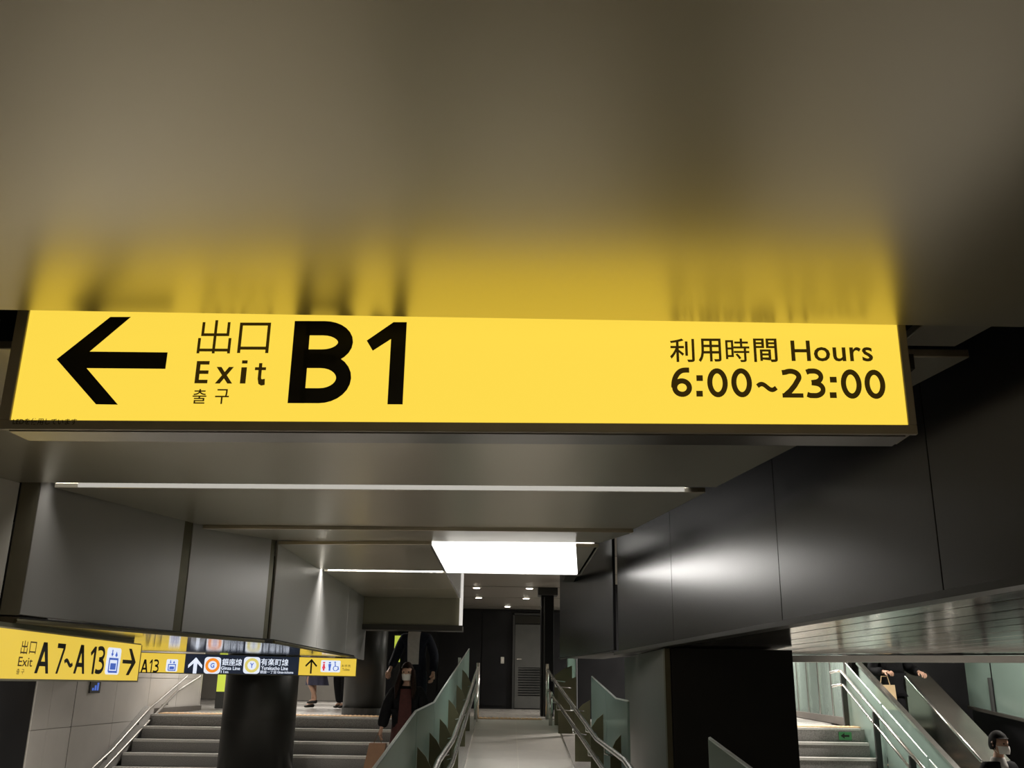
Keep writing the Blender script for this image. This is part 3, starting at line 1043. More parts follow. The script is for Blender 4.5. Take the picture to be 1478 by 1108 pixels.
for ch, b in (('shutsu', (160, 128, 212, 232)), ('kou', (226, 136, 277, 232))):
    lay(P1, 'character', glyph(ch, .11), q1(*b), 'brownink', sg1, w)
lay(P1, 'lettering', text_shapes('Exit', .008), q1(137, 255, 248, 328), 'brownink', sg1, w)
lay(P1, 'lettering', text_shapes('출 구', .006), q1(123, 345, 184, 388), 'brownink', sg1, w)
for ch, b in (('A', (278, 140, 385, 382)), ('7', (428, 150, 490, 384)), ('~', (492, 272, 556, 330)), ('A', (575, 160, 660, 384)), ('1', (688, 172, 730, 386)), ('3', (740, 172, 805, 388))):
    lay(P1, 'letter' if ch == 'A' else 'numeral', glyph(ch, .21), q1(*b), 'ink', sg1, w)
ic = lay(P1, 'lift_pictogram', rrect(.12), q1(815, 183, 922, 390), 'whitelit', sg1, w)
lift = [ribbon([(.2, .1), (.2, .58), (.8, .58), (.8, .1), (.2, .1)], .08), ([(.3, .18), (.7, .18), (.7, .42), (.3, .42)], [(0, 1, 2, 3)]),
        ([(.25, .78), (.45, .78), (.35, .66)], [(0, 1, 2)]), ([(.55, .70), (.75, .70), (.65, .88)], [(0, 1, 2)]),
        ribbon([(.35, .92), (.35, .75)], .07), ribbon([(.65, .66), (.65, .78)], .07)]
lay(P1, 'lift_symbol', lift, q1(815, 183, 922, 390), 'bluelit', ic, w + .002)
arr = [([(0, .43), (.72, .43), (.72, .57), (0, .57)], [(0, 1, 2, 3)]),
       ([(.36, 1), (.58, 1), (1, .5), (.72, .5)], [(0, 1, 2, 3)]), ([(.36, 0), (.58, 0), (1, .5), (.72, .5)], [(0, 1, 2, 3)])]
lay(P1, 'arrow', arr, q1(940, 190, 1042, 395), 'ink', sg1, w)

# ---- long line sign behind it
P2 = Plane((-4.55, 10.45, 0), (-1.815, 12.0, 0))
z0, z1 = .572, .770
sg2 = thing('line_sign', (-3.1, 11.2, z0), 'long lit sign with navy middle and two round line symbols over the stairs', 'sign')


def u2(x):
    return P2.uv(x, 960)[0]


v, f = P2.block(0, z0 - .010, u2(516), z1 + .006, -.10, -.006)
obj('housing', v, f, M['joint'], sg2)
for nm, a, b, m in (('yellow_panel', None, 266.3, 'yellowdim'), ('navy_panel', 266.3, 431.5, 'navy'), ('yellow_panel', 431.5, 514, 'yellowdim')):
    v, f = P2.block(.01 if a is None else u2(a), z0, u2(b), z1, -.006, 0)
    obj(nm, v, f, M[m], sg2)
z = 4.927


def q2(a, ya, b, yb):
    return (230 + a / z, 930 + ya / z, 230 + b / z, 930 + yb / z)


def lay2(name, sh, b, m, par=None, w=.003):
    return lay(P2, name, sh, q2(*b), m, par or sg2, w)


for ch, a, b in (('A', -205, -145), ('1', -138, -112), ('3', -102, -62)):
    pass
lay2('letter', glyph('A', .2), (-130, 105, -80, 200), 'ink')
lay2('numeral', glyph('1', .2), (-72, 105, -52, 200), 'ink')
lay2('numeral', glyph('3', .2), (-42, 105, -2, 200), 'ink')
ic = lay2('lift_pictogram', rrect(.12), (48, 104, 130, 192), 'whitelit')
lay2('lift_symbol', lift, (48, 104, 130, 192), 'bluelit', ic, .005)
up = [ribbon([(.5, 0), (.5, .9)], .26), ([(.5, 1), (0, .52), (.0, .32), (.5, .74)], [(0, 1, 2, 3)]), ([(.5, 1), (1, .52), (1, .32), (.5, .74)], [(0, 1, 2, 3)])]
lay2('arrow', up, (205, 90, 305, 205), 'whitelit')
for bx, mm, ch in (((318, 88, 436, 207), 'orangelit', 'G'), ((598, 88, 716, 207), 'goldlit', 'Y')):
    ic = lay2('line_symbol', rrect(.2), bx, 'whitelit')
    lay2('ring', [ribbon(arc(.5, .5, .35, .35, 0, 360, 30)[:-1], .17, True)], bx, mm, ic, .005)
    cw = (bx[2] - bx[0])
    lay2('letter', text_shapes(ch, .03), (bx[0] + cw * .38, bx[1] + cw * .36, bx[0] + cw * .62, bx[1] + cw * .66), 'bluelit', ic, .005)
lay2('lettering', text_shapes('銀座線', .014), (446, 100, 588, 150), 'whitelit')
lay2('lettering', text_shapes('Ginza Line', .02), (438, 155, 574, 180), 'whitelit')
lay2('lettering', text_shapes('11m', .02), (437, 184, 490, 203), 'whitelit')
lay2('lettering', text_shapes('有楽町線', .012), (722, 100, 918, 150), 'whitelit')
lay2('lettering', text_shapes('Yurakucho Line', .02), (722, 154, 914, 181), 'whitelit')
lay2('lettering', text_shapes('銀座一丁目', .010), (716, 184, 830, 206), 'whitelit')
lay2('lettering', text_shapes('Ginza-itchome', .02), (838, 188, 952, 206), 'whitelit')
upt = [ribbon([(.5, 0), (.5, .92)], .14), ribbon([(0.02, .52), (.5, .95), (.98, .52)], .13)]
lay2('arrow', upt, (1038, 105, 1120, 206), 'ink')
ic = lay2('toilet_pictogram', rrect(.08), (1148, 112, 1286, 196), 'whitelit')


def pict(x, dress):
    b = [(x - .05, .55), (x + .05, .55), (x + .09, .30), (x - .09, .30)] if dress else [(x - .08, .68), (x + .08, .68), (x + .05, .35), (x - .05, .35)]
    return [disc2(x, .80, .065, 12), (b, [(0, 1, 2, 3)]), ribbon([(x, .70), (x, .12)], .09)]


lay2('woman_symbol', pict(.15, True), (1148, 112, 1286, 196), 'redlit', ic, .005)
lay2('man_symbol', pict(.45, False), (1148, 112, 1286, 196), 'bluelit', ic, .005)
lay2('wheelchair_symbol', [ribbon(arc(.76, .32, .12, .20, 80, 360, 14), .045), ribbon([(.72, .8), (.74, .5), (.88, .48), (.92, .22)], .05), disc2(.72, .86, .05, 10)],
     (1148, 112, 1286, 196), 'bluelit', ic, .005)
lay2('lettering', text_shapes('お手洗', .006), (1296, 142, 1360, 160), 'brownink')
lay2('lettering', text_shapes('Toilets', .006), (1300, 168, 1352, 186), 'brownink')
for u in (.6, 2.3):
    v, f = P2.block(u, z1 + .006, u + .05, LOW - .001, -.06, -.03)
    obj('hanger', v, f, M['joint'], sg2)

# ================================================================== RAMP BALUSTRADES
def interp(tab, D):
    tab = sorted(tab)
    if D <= tab[0][0]:
        (a, b), (c, d) = tab[0], tab[1]
    elif D >= tab[-1][0]:
        (a, b), (c, d) = tab[-2], tab[-1]
    else:
        for (a, b), (c, d) in zip(tab[:-1], tab[1:]):
            if a <= D <= c:
                break
    return b + (d - b) * (D - a) / (c - a)


GT = [(2.0, -.12), (4.6, .13), (6.5, .32), (8.1, .35), (15.0, 1.01)]


def pane(par, X, d0, d1, tab, mname='glass', tt=.016, breaks=(6.5, 8.1), foot=.05):
    ds = [d0] + [b for b in breaks if d0 < b < d1] + [d1]
    P = [(X, d, rampz(d) + foot) for d in ds] + [(X, d, interp(tab, d)) for d in reversed(ds)]
    v, f = slab(P, (tt, 0, 0))
    g = obj('glass_pane', v, f, M[mname], par)
    e = [(X + tt / 2, d, interp(tab, d) + .003) for d in ds]
    v, f = tube(e, .008, 5)
    obj('edge_cap', v, f, M['edge'], g)
    v, f = slab([(X - .01, d, rampz(d) + foot - .03) for d in (d0, d1)] + [(X - .01, d, rampz(d) + foot + .03) for d in (d1, d0)], (.036, 0, 0))
    if len(ds) == 2:
        obj('shoe_channel', v, f, M['steel'], g)
    return g


def fin(par, xg, xr, D, ztop, drop):
    """olive plate across the gap from glass to rail, its top sloping down to the rail"""
    zb = rampz(D) + .03
    P = [(xg, D, zb), (xr, D, zb), (xr, D, ztop - drop), ((xg + xr) / 2, D, ztop - drop * .35), (xg, D, ztop)]
    v, f = slab(P, (0, .012, 0))
    return obj('fin', v, f, M['fin'], par)


def rail(par, pts, r=.019):
    v, f = tube(pts, r, 10)
    return obj('rail', v, f, M['steel'] if par.name != 'wall_handrail' else M['railsteel'], par, smooth=True)


def bracket(par, x, D, z, xf):
    v, f = tube([(x, D, z - .01), (x, D, z - .06), (xf, D, z - .075)], .009, 6)
    o = obj('bracket', v, f, M['steel'], par, smooth=True)
    return o


bl = thing('glass_balustrade', (-.55, 9.5, rampz(9.5)), 'frosted green glass balustrade with steel handrails left of the ramp', 'balustrade')
for a, b in ((2.4, 4.4), (4.42, 6.5), (6.52, 8.1), (8.12, 9.85), (9.87, 11.6), (11.62, 13.3), (13.32, 15.0)):
    pane(bl, -.592, a, b, GT)
LU = [(14.45, .745), (10.5, .30), (8.1, .07), (6.5, .03), (4.0, -.19), (2.5, -.32)]
LL = [(14.45, .55), (8.1, -.10), (6.5, -.14), (4.0, -.36), (2.5, -.49)]
rail(bl, [(-.425, d, z) for d, z in LU])
rail(bl, [(-.425, d, z) for d, z in LL])
for px, py, D in ((613.8, 1078, 6.6), (631.7, 1057, 7.6), (644, 1037, 8.7), (654, 1009, 9.9), (666, 988, 11.4), (671, 966, 12.7)):
    zt = at(px, py, D).z
    fin(bl, -.572, -.46, D, zt, .16)
    bracket(bl, -.425, D, interp(LU, D), -.50)
    bracket(bl, -.425, D, interp(LL, D), -.50)
for D, z0 in ((14.45, .80), (13.9, .50)):
    v, f = tube([(-.425, D, rampz(D)), (-.425, D, z0)], .026, 10)
    obj('newel_post', v, f, M['steel'], bl, smooth=True)
v, f = box(-.70, -.66, 14.1, 14.16, rampz(14.1), .86)
obj('end_post', v, f, M['edge'], bl)

GTR = [(2.5, .10), (4.4, .28), (7.3, .39), (8.1, .40), (10.4, .59), (14.6, .98)]
brr = thing('glass_balustrade', (.87, 9.5, rampz(9.5)), 'frosted green glass balustrade with bent steel handrail right of the ramp', 'balustrade')
for a, b in ((2.5, 4.4), (7.3, 8.85), (8.87, 10.4), (13.0, 14.5)):
    pane(brr, .868, a, b, GTR)
RX = [(14.45, .575), (12.5, .60), (8.3, .735), (6.5, .75), (2.5, .75)]
RU = [(14.45, .725), (12.5, .54), (8.3, .085), (6.5, .05), (4.0, -.16), (2.5, -.29)]
RL = [(14.45, .44), (8.1, -.115), (6.5, -.15), (4.0, -.37), (2.5, -.49)]
rail(brr, [(interp(RX, d), d, z) for d, z in RU])
rail(brr, [(interp(RX, d) + .02, d, z) for d, z in RL])
for px, py, D in ((852, 1010, 10.5), (871, 1030, 9.1), (896, 1060, 7.7), (812, 960, 13.4), (816, 976, 12.6)):
    zt = at(px, py, D).z
    fin(brr, .864, interp(RX, D) + .04, D, zt, .13)
    bracket(brr, interp(RX, D), D, interp(RU, D), .80)
    bracket(brr, interp(RX, D) + .02, D, interp(RL, D), .82)
for D, z0 in ((14.45, .80), (13.6, .42)):
    x = interp(RX, D)
    v, f = tube([(x, D, rampz(D)), (x, D, z0)], .026, 10)
    obj('newel_post', v, f, M['steel'], brr, smooth=True)

# handrail on the pale stair wall
hr = thing('wall_handrail', (-4.96, 13.5, -.2), 'double steel handrail fixed to the pale wall along the granite stairs', 'handrail')
for pts in (((139, 1103), (161, 1083), (215.6, 1022.5), (270, 975.7)), ((153, 1106), (208, 1048), (256, 997), (289, 976))):
    Q = [atx(px, py, -4.965) for px, py in pts]
    d = (Q[1] - Q[0]).normalized()
    Q = [Q[0] - d * .9] + Q
    rail(hr, Q, .018)
    for a in (1, 2, 3):
        q = Q[a] * .7 + Q[a - 1] * .3
        v, f = tube([q, q + Vector((0, 0, -.05)), q + Vector((-.09, 0, -.06))], .010, 6)
        obj('bracket', v, f, M['steel'], hr, smooth=True)

# glowing yellow-green boards seen edge-on in the upper hall
for (a, b, D, lb) in (((570, 917), (576.5, 955), 18.2, 'narrow glowing yellow-green light board behind the man in the suit'),
                      ((317, 950), (329, 998), 17.6, 'yellow-green board on the upper floor beside the end of the pale wall')):
    p, q = at(*a, D), at(*b, D)
    t = thing('light_board', ((p.x + q.x) / 2, D, UF), lb, 'light board')
    v, f = box(p.x, q.x, D, D + .06, q.z, p.z)
    obj('lit_panel', v, f, M['posteryg'], t)
    v, f = box(p.x - .015, q.x + .015, D - .01, D + .07, p.z, p.z + .03)
    obj('top_cap', v, f, M['darksteel'], t)
    v, f = box(p.x - .005, q.x + .005, D + .005, D + .055, UF, q.z)
    obj('stand', v, f, M['darksteel'], t)

# ================================================================== RIGHT HALL
# glass balustrade with double rail along the right-hand stairs
def slope_rail(par, X, a, b, r=.02, m='steel', ext=0.0):
    p, q = atx(*a, X), atx(*b, X)
    d = (q - p)
    v, f = tube([p, q + d * ext], r, 8)
    return obj('rail', v, f, M[m], par, smooth=True), p, q + d * ext


gb = thing('glass_balustrade', (4.55, 12.0, RF), 'clear glass balustrade with double steel handrail on the stairs past the column', 'balustrade')
_, pu, qu = slope_rail(gb, 4.46, (1214, 968), (1332, 1108), .021, ext=.5)
_, pl, ql = slope_rail(gb, 4.46, (1217, 988), (1314, 1108), .018, ext=.5)
for a, b in ((0, .32), (.335, .66), (.675, 1.0)):
    A, B = pu.lerp(qu, a), pu.lerp(qu, b)
    P = [A + Vector((.07, 0, -.85)), B + Vector((.07, 0, -.85)), B + Vector((.07, 0, .10)), A + Vector((.07, 0, .10))]
    v, f = slab(P, (.012, 0, 0))
    g = obj('glass_pane', v, f, M['glassr'], gb)
    v, f = tube([P[3], P[2]], .007, 5)
    obj('edge_cap', v, f, M['edge'], g)
for t in (0, .30, .58, .86):
    A = pu.lerp(qu, t)
    v, f = box(A.x - .015, A.x + .05, A.y - .02, A.y + .02, A.z - 1.0, A.z - .03)
    obj('post', v, f, M['darksteel'], gb)
for p in (pu, pl):
    v, f = tube([p, p + Vector((-.02, .10, 0)), p + Vector((-.10, .16, -.02))], .018, 8)
    obj('rail_return', v, f, M['steel'], gb, smooth=True)
v, f = slab([pu + Vector((.03, 0, -.98)), qu + Vector((.03, 0, -.98)), qu + Vector((.03, 0, -.86)), pu + Vector((.03, 0, -.86))], (.10, 0, 0))
obj('stringer', v, f, M['steel'], gb)
v, f = box(4.20, 4.36, 12.885, 12.895, -.10, -.005)
es = obj('stair_sign', v, f, M['greensign'])
tag(es, 'small green arrow sign on the top riser of the right stairs', 'sign')
v, f = slab([(4.22, 12.883, -.05), (4.27, 12.883, -.085), (4.27, 12.883, -.062), (4.33, 12.883, -.062), (4.33, 12.883, -.038), (4.27, 12.883, -.038), (4.27, 12.883, -.015)], (0, .002, 0))
obj('arrow', v, f, M['ink'], es)

# escalator
EX0, EX1 = 4.86, 5.62
esc = thing('escalator', (5.2, 12.5, RF), 'stainless steel escalator going down past the glass balustrade', 'escalator')
pa, pb = atx(1238, 956, EX0), atx(1379, 1108, EX0)
db = (pb - pa).normalized()
pb = pb + db * .2
pa2 = pa
down = Vector((0, 0, -1))
v, f = slab([pa + down * .85, pb + down * .85, pb + down * .02, pa + down * .02], (.012, 0, 0))
obj('inner_glass', v, f, M['glassr'], esc)
v, f = slab([pa + Vector((-.03, 0, -.02)), pb + Vector((-.03, 0, -.02)), pb + Vector((-.03, 0, .02)), pa + Vector((-.03, 0, .02))], (.07, 0, 0))
obj('handrail_deck', v, f, M['steel'], esc)
qa, qb = atx(1306, 972, EX1), atx(1412, 1090, EX1)
dq = (qb - qa).normalized()
qb = qb + dq * .2
v, f = slab([qa + down * .95, qb + down * .95, qb + down * .0, qa + down * .0], (.03, 0, 0))
obj('balustrade_panel', v, f, M['escal'], esc)
v, f = slab([qa + Vector((-.03, 0, 0)), qb + Vector((-.03, 0, 0)), qb + Vector((.27, 0, .02)), qa + Vector((.27, 0, .02))], (0, -.01, .03))
obj('outer_deck', v, f, M['escal'], esc)
v, f = tube([qa + Vector((-.05, 0, .03)), qb + Vector((-.05, 0, .03))], .022, 8)
obj('handrail_lip', v, f, M['steel'], esc, smooth=True)
v, f = slab([qa + Vector((.27, 0, .05)), qb + Vector((.27, 0, .05)), qb + Vector((.27, 0, -1.2)), qa + Vector((.27, 0, -1.2))], (.02, 0, 0))
obj('outer_skirt', v, f, M['escal'], esc)
n = 9
for k in range(n):
    y1 = 14.6 - k * .40
    z = UF - .02 - k * .22
    if z < RF + .05:
        break
    v, f = box(EX0 + .02, EX1 - .01, y1 - .40, y1, z - .22, z)
    st = obj('step', v, f, M['darksteel'], esc)
    v, f = box(EX0 + .03, EX1 - .02, y1 - .402, y1 - .37, z - .003, z + .002)
    obj('step_edge', v, f, M['tactile'], st)
v, f = box(EX0, EX1 + .1, 14.58, 15.0, UF - .2, UF)
obj('landing_plate', v, f, M['escal'], esc)

# dark mass right of the escalator and the upper glass parapet
v, f = prism([(6.02, 14.9), (8.0, 14.9), (8.0, 15.1), (6.02, 15.1)], RF, UC)
struct(obj('wall_escalator', v, f, M['black']))
v, f = box(5.95, 9.3, 14.2, 14.35, RF, .12)
gw = struct(obj('wall_low', v, f, M['void']))
for i in range(5):
    for j in range(3):
        v, f = box(5.96 + i * .62, 5.96 + i * .62 + .612, 14.18, 14.2, -1.5 + j * .52, -1.5 + j * .52 + .512)
        obj('wall_tile', v, f, M['greentile'], gw)
A, B = at(1396, 1018, 13.5), at(1500, 1042, 12.3)
par = thing('glass_parapet', ((A.x + B.x) / 2, 13, A.z - .1), 'pale green glass parapet on a grey ledge right of the escalator', 'parapet')
v, f = slab([A + Vector((0, 0, -.04)), B + Vector((0, 0, -.04)), B, A], (.10, .12, 0))
obj('ledge', v, f, M['flange'], par)
for t0, t1 in ((0, .38), (.40, 1.0)):
    a, b = A.lerp(B, t0), A.lerp(B, t1)
    v, f = slab([a + Vector((.06, .06, 0)), b + Vector((.06, .06, 0)), b + Vector((.06, .06, 1.0)), a + Vector((.06, .06, 1.0))], (.006, .008, 0))
    obj('glass_pane', v, f, M['glass'], par)
a = A.lerp(B, .39)
v, f = box(a.x + .02, a.x + .05, a.y + .05, a.y + .10, a.z, a.z + .42)
obj('post', v, f, M['darksteel'], par)
a = A.lerp(B, .98)
v, f = box(a.x + .02, a.x + .05, a.y + .05, a.y + .10, a.z, a.z + .42)
obj('post', v, f, M['darksteel'], par)
v, f = slab([A + Vector((.2, .3, -1.8)), B + Vector((.2, .3, -1.8)), B + Vector((.2, .3, -.05)), A + Vector((.2, .3, -.05))], (.05, .1, 0))
obj('ledge_wall', v, f, M['black'], par)

# glass screen on the upper floor behind the stairs
A, B = Vector((5.45, 20.0, UF)), Vector((4.70, 13.9, UF))
scr = thing('glass_screen', ((A + B) / 2), 'tall blue-green glass screen with slim frames behind the right stairs', 'glass screen')
for k in range(6):
    a, b = A.lerp(B, k / 6 + .006), A.lerp(B, (k + 1) / 6 - .006)
    v, f = slab([a + Vector((0, 0, .10)), b + Vector((0, 0, .10)), b + Vector((0, 0, 1.75)), a + Vector((0, 0, 1.75))], (.012, 0, 0))
    obj('glass_pane', v, f, M['glassr'], scr)
for k in range(7):
    a = A.lerp(B, k / 6)
    v, f = box(a.x - .02, a.x + .03, a.y - .025, a.y + .025, UF, 1.80)
    obj('frame_post', v, f, M['steel'], scr)
v, f = slab([A + Vector((-.05, 0, 0)), B + Vector((-.05, 0, 0)), B + Vector((-.05, 0, .10)), A + Vector((-.05, 0, .10))], (.10, 0, 0))
obj('base_channel', v, f, M['walljoint'], scr)

# ================================================================== PEOPLE
def skin(joints, edges, root=0, sub=2):
    """grow one smooth surface over a joint graph: joints = {name: ((x,y,z), (rx,ry))}"""
    names = list(joints)
    me = bpy.data.meshes.new('skin_tmp')
    me.from_pydata([joints[k][0] for k in names], [(names.index(a), names.index(b)) for a, b in edges], [])
    o = bpy.data.objects.new('skin_tmp', me)
    col.objects.link(o)
    o.modifiers.new('skin', 'SKIN')
    o.modifiers['skin'].use_smooth_shade = True
    o.modifiers['skin'].branch_smoothing = .3
    for i, k in enumerate(names):
        r = joints[k][1]
        me.skin_vertices[0].data[i].radius = r if isinstance(r, tuple) else (r, r)
        me.skin_vertices[0].data[i].use_root = (i == root)
    sm = o.modifiers.new('sub', 'SUBSURF')
    sm.levels = sub
    sm.render_levels = sub
    dg = bpy.context.evaluated_depsgraph_get()
    dg.update()
    em = bpy.data.meshes.new_from_object(o.evaluated_get(dg))
    V = [v.co.copy() for v in em.vertices]
    Fc = [tuple(p.vertices) for p in em.polygons]
    bpy.data.objects.remove(o)
    bpy.data.meshes.remove(me)
    bpy.data.meshes.remove(em)
    return V, Fc


def chain(pts, n0=''):
    J = {n0 + str(i): p for i, p in enumerate(pts)}
    return J, [(n0 + str(i), n0 + str(i + 1)) for i in range(len(pts) - 1)]


def hand(wrist, d, palm_side, curl=.6, s=1.0):
    """palm and five fingers; d = forearm direction, palm_side = direction the palm faces (fingers curl that way)"""
    wrist, d, ps = Vector(wrist), Vector(d).normalized(), Vector(palm_side).normalized()
    ps = (ps - d * ps.dot(d)).normalized()
    sd = d.cross(ps).normalized()
    out = []
    palm = wrist + d * .085 * s
    J, Ed = chain([(wrist - d * .02, (.026 * s, .022 * s)), (wrist + d * .035 * s, (.032 * s, .019 * s)), (palm, (.040 * s, .016 * s))])
    out.append(skin(J, Ed, 0, 1))
    for k, (off, ln) in enumerate(((-.030, .066), (-.010, .078), (.011, .074), (.030, .058))):
        b = palm + sd * off * s - d * .015 * s
        a1 = curl * .8
        p1 = b + (d * math.cos(a1) + ps * math.sin(a1)) * ln * .5 * s
        a2 = curl * 1.9
        p2 = p1 + (d * math.cos(a2) + ps * math.sin(a2)) * ln * .32 * s
        a3 = curl * 2.6
        p3 = p2 + (d * math.cos(a3) + ps * math.sin(a3)) * ln * .24 * s
        J, Ed = chain([(b, .0095 * s), (p1, .009 * s), (p2, .008 * s), (p3, .0065 * s)])
        out.append(skin(J, Ed, 0, 1))
    b = wrist + d * .03 * s - sd * .022 * s
    p1 = b + (d * .55 - sd * .7 + ps * .35).normalized() * .035 * s
    p2 = p1 + (d * .8 - sd * .15 + ps * .55).normalized() * .032 * s
    J, Ed = chain([(b, .012 * s), (p1, .011 * s), (p2, .008 * s)])
    out.append(skin(J, Ed, 0, 1))
    return out


def head_mesh(c, s=1.0):
    """head with brow, nose, lips, chin and ears, looking along +y; c = centre"""
    V, Fc = [], []
    nu, nv = 20, 16
    for j in range(nv + 1):
        ph = math.pi * j / nv
        for i in range(nu):
            th = 2 * math.pi * i / nu
            x = math.sin(ph) * math.sin(th)
            y = math.sin(ph) * math.cos(th)
            z = math.cos(ph)
            w = .074 * (1 - .22 * max(0, -z)) * (1 + .04 * max(0, z))
            dp = .094 * (1 - .10 * max(0, -z) * (y < 0))
            X, Y, Zz = x * w, y * dp, z * .115
            if y > 0:
                fr = max(0, 1 - (X / .022) ** 2)
                if -.45 < z < .12:
                    Y += .022 * fr * max(0, 1 - abs((z + .18) / .30))
                Y += .006 * max(0, 1 - abs((z - .22) / .15)) * (abs(x) < .7)
                Y -= .010 * max(0, 1 - abs((z - .02) / .13)) * max(0, 1 - abs((abs(X) - .032) / .02))
                Y += .007 * max(0, 1 - abs((z + .50) / .10)) * max(0, 1 - (X / .03) ** 2)
                Y += .010 * max(0, 1 - abs((z + .88) / .2)) * max(0, 1 - (X / .03) ** 2)
            V.append(Vector(c) + Vector((X, Y, Zz)) * s)
    for j in range(nv):
        for i in range(nu):
            Fc.append((j * nu + i, j * nu + (i + 1) % nu, (j + 1) * nu + (i + 1) % nu, (j + 1) * nu + i))
    parts = [(V, Fc)]
    for sx in (-1, 1):
        e = [Vector(c) + Vector((sx * (.073 + .012 * b), -.008 - .006 * b, a)) * s for a, b in ((.028, .4), (.012, 1), (-.012, .8), (-.032, .1))]
        parts.append(tube(e, [.008 * s, .012 * s, .010 * s, .006 * s], 6))
    return parts


class Person:
    """a posed figure built at the origin facing +y, then turned by ang and set down at loc"""

    def __init__(s, loc, ang, label, h=1.65, arms=None, legs=None, lean=0.0, head_turn=0.0):
        s.root = thing('person', loc, label, 'person')
        s.m = Matrix.Translation(Vector(loc)) @ Matrix.Rotation(ang, 4, 'Z') @ Matrix.Scale(h / 1.65, 4)
        s.k = h / 1.65
        s.arms = arms or {-1: ((-.235, -.02, 1.10), (-.24, .08, .88), (-1, 0, 0)), 1: ((.235, -.02, 1.10), (.24, .08, .88), (1, 0, 0))}
        s.legs = legs or {-1: ((-.095, .02, .48), (-.10, -.02, .085)), 1: ((.095, .02, .48), (.10, -.02, .085))}
        s.lean = lean
        s.turn = head_turn

    def tor(s, p):
        """lean the trunk forward above the hips"""
        x, y, z = p
        return (x, y + max(0, z - .9) * s.lean, z)

    def add(s, name, vf, m, parent=None, smooth=True):
        v, f = join(*vf) if isinstance(vf, list) else vf
        return obj(name, [s.m @ Vector(q) for q in v], f, M[m], parent or s.root, smooth=smooth)

    def body(s):
        T = s.tor
        J = {'pelvis': ((0, 0, .92), (.145, .10)), 'waist': (T((0, 0, 1.06)), (.120, .085)), 'chest': (T((0, 0, 1.25)), (.145, .10)),
             'neckb': (T((0, -.01, 1.385)), (.07, .06)), 'neck': (T((0, .005, 1.45)), (.05, .052)), 'skull': (T((0, .015, 1.52)), (.045, .05))}
        Ed = [('pelvis', 'waist'), ('waist', 'chest'), ('chest', 'neckb'), ('neckb', 'neck'), ('neck', 'skull')]
        for sd in (-1, 1):
            el, wr, ps = s.arms[sd]
            q = str(sd)
            J['sh' + q] = (T((sd * .165, -.01, 1.335)), .052)
            J['el' + q] = (el, .038)
            J['fa' + q] = (tuple((a * .55 + b * .45) for a, b in zip(el, wr)), .034)
            J['wr' + q] = (wr, .025)
            Ed += [('chest', 'sh' + q), ('sh' + q, 'el' + q), ('el' + q, 'fa' + q), ('fa' + q, 'wr' + q)]
            kn, an = s.legs[sd]
            J['hip' + q] = ((sd * .085, 0, .84), (.088, .09))
            J['kn' + q] = (kn, .056)
            J['ca' + q] = (tuple(a * .6 + b * .4 + (0 if i != 1 else -.015) for i, (a, b) in enumerate(zip(kn, an))), .053)
            J['an' + q] = (an, .036)
            J['toe' + q] = ((an[0], an[1] + .13, an[2] - .055), (.038, .024))
            Ed += [('pelvis', 'hip' + q), ('hip' + q, 'kn' + q), ('kn' + q, 'ca' + q), ('ca' + q, 'an' + q), ('an' + q, 'toe' + q)]
        parts = [skin(J, Ed, 0, 2)]
        for sd in (-1, 1):
            el, wr, ps = s.arms[sd]
            d = Vector(wr) - Vector(el)
            parts += hand(wr, d, (-sd * .6, .3, 0) if ps is None else ps, .55)
        hc = T((0, .03, 1.565))
        s.hc = Vector(hc)
        hp = head_mesh((0, 0, 0))
        Rm = Matrix.Rotation(s.turn, 4, 'Z')
        s.hm = Matrix.Translation(s.hc) @ Rm
        parts += [([s.hm @ Vector(q) for q in v], f) for v, f in hp]
        s.bodyo = s.add('body', parts, 'skin')
        for sx in (-1, 1):
            v, f = rings([(-.008, .002, .002), (-.004, .011, .006), (.004, .011, .006), (.008, .002, .002)], 10, sx * .031, .083)
            s.add('eye', ([s.hm @ Vector(q) + Vector((0, 0, .004)) for q in v], f), 'eye', s.bodyo)

    def hair(s, m, long=False):
        V, Fc = [], []
        nu, nv = 22, 14
        for j in range(nv + 1):
            ph = math.radians(2 + 118 * j / nv)
            for i in range(nu):
                th = 2 * math.pi * i / nu
                x, y, z = math.sin(ph) * math.sin(th), math.sin(ph) * math.cos(th), math.cos(ph)
                lim = .38
                zz = z
                if y > .35 and z < lim:      # fringe line above the eyes
                    zz = max(z, lim - .05 * math.sin(i * 3.1))
                r = 1.0 + .02 * math.sin(i * 2.3 + j)
                V.append(s.hm @ Vector((x * .088 * r, y * .108 * r - .006, zz * .128 * r + .006)))
        for j in range(nv):
            for i in range(nu):
                Fc.append((j * nu + i, j * nu + (i + 1) % nu, (j + 1) * nu + (i + 1) % nu, (j + 1) * nu + i))
        parts = [(V, Fc)]
        if long:
            for k in range(13):
                a = math.radians(70 + 220 * k / 12)
                x, y = math.sin(a) * .085, math.cos(a) * .095
                ln = .30 + .03 * math.sin(k * 2.1)
                fw = .03 if abs(math.cos(a)) < .5 else 0
                P = [s.hm @ Vector((x * .95, y * .95, .03)), s.hm @ Vector((x * 1.12, y * 1.05 + fw, -.08)), s.hm @ Vector((x * 1.35, y * 1.12 + fw * 3, -.19)), s.hm @ Vector((x * 1.35, y * 1.15 + fw * 4.5, -ln))]
                parts.append(tube(P, [.024, .032, .034, .012], 7))
        return s.add('hair', parts, m, s.bodyo)

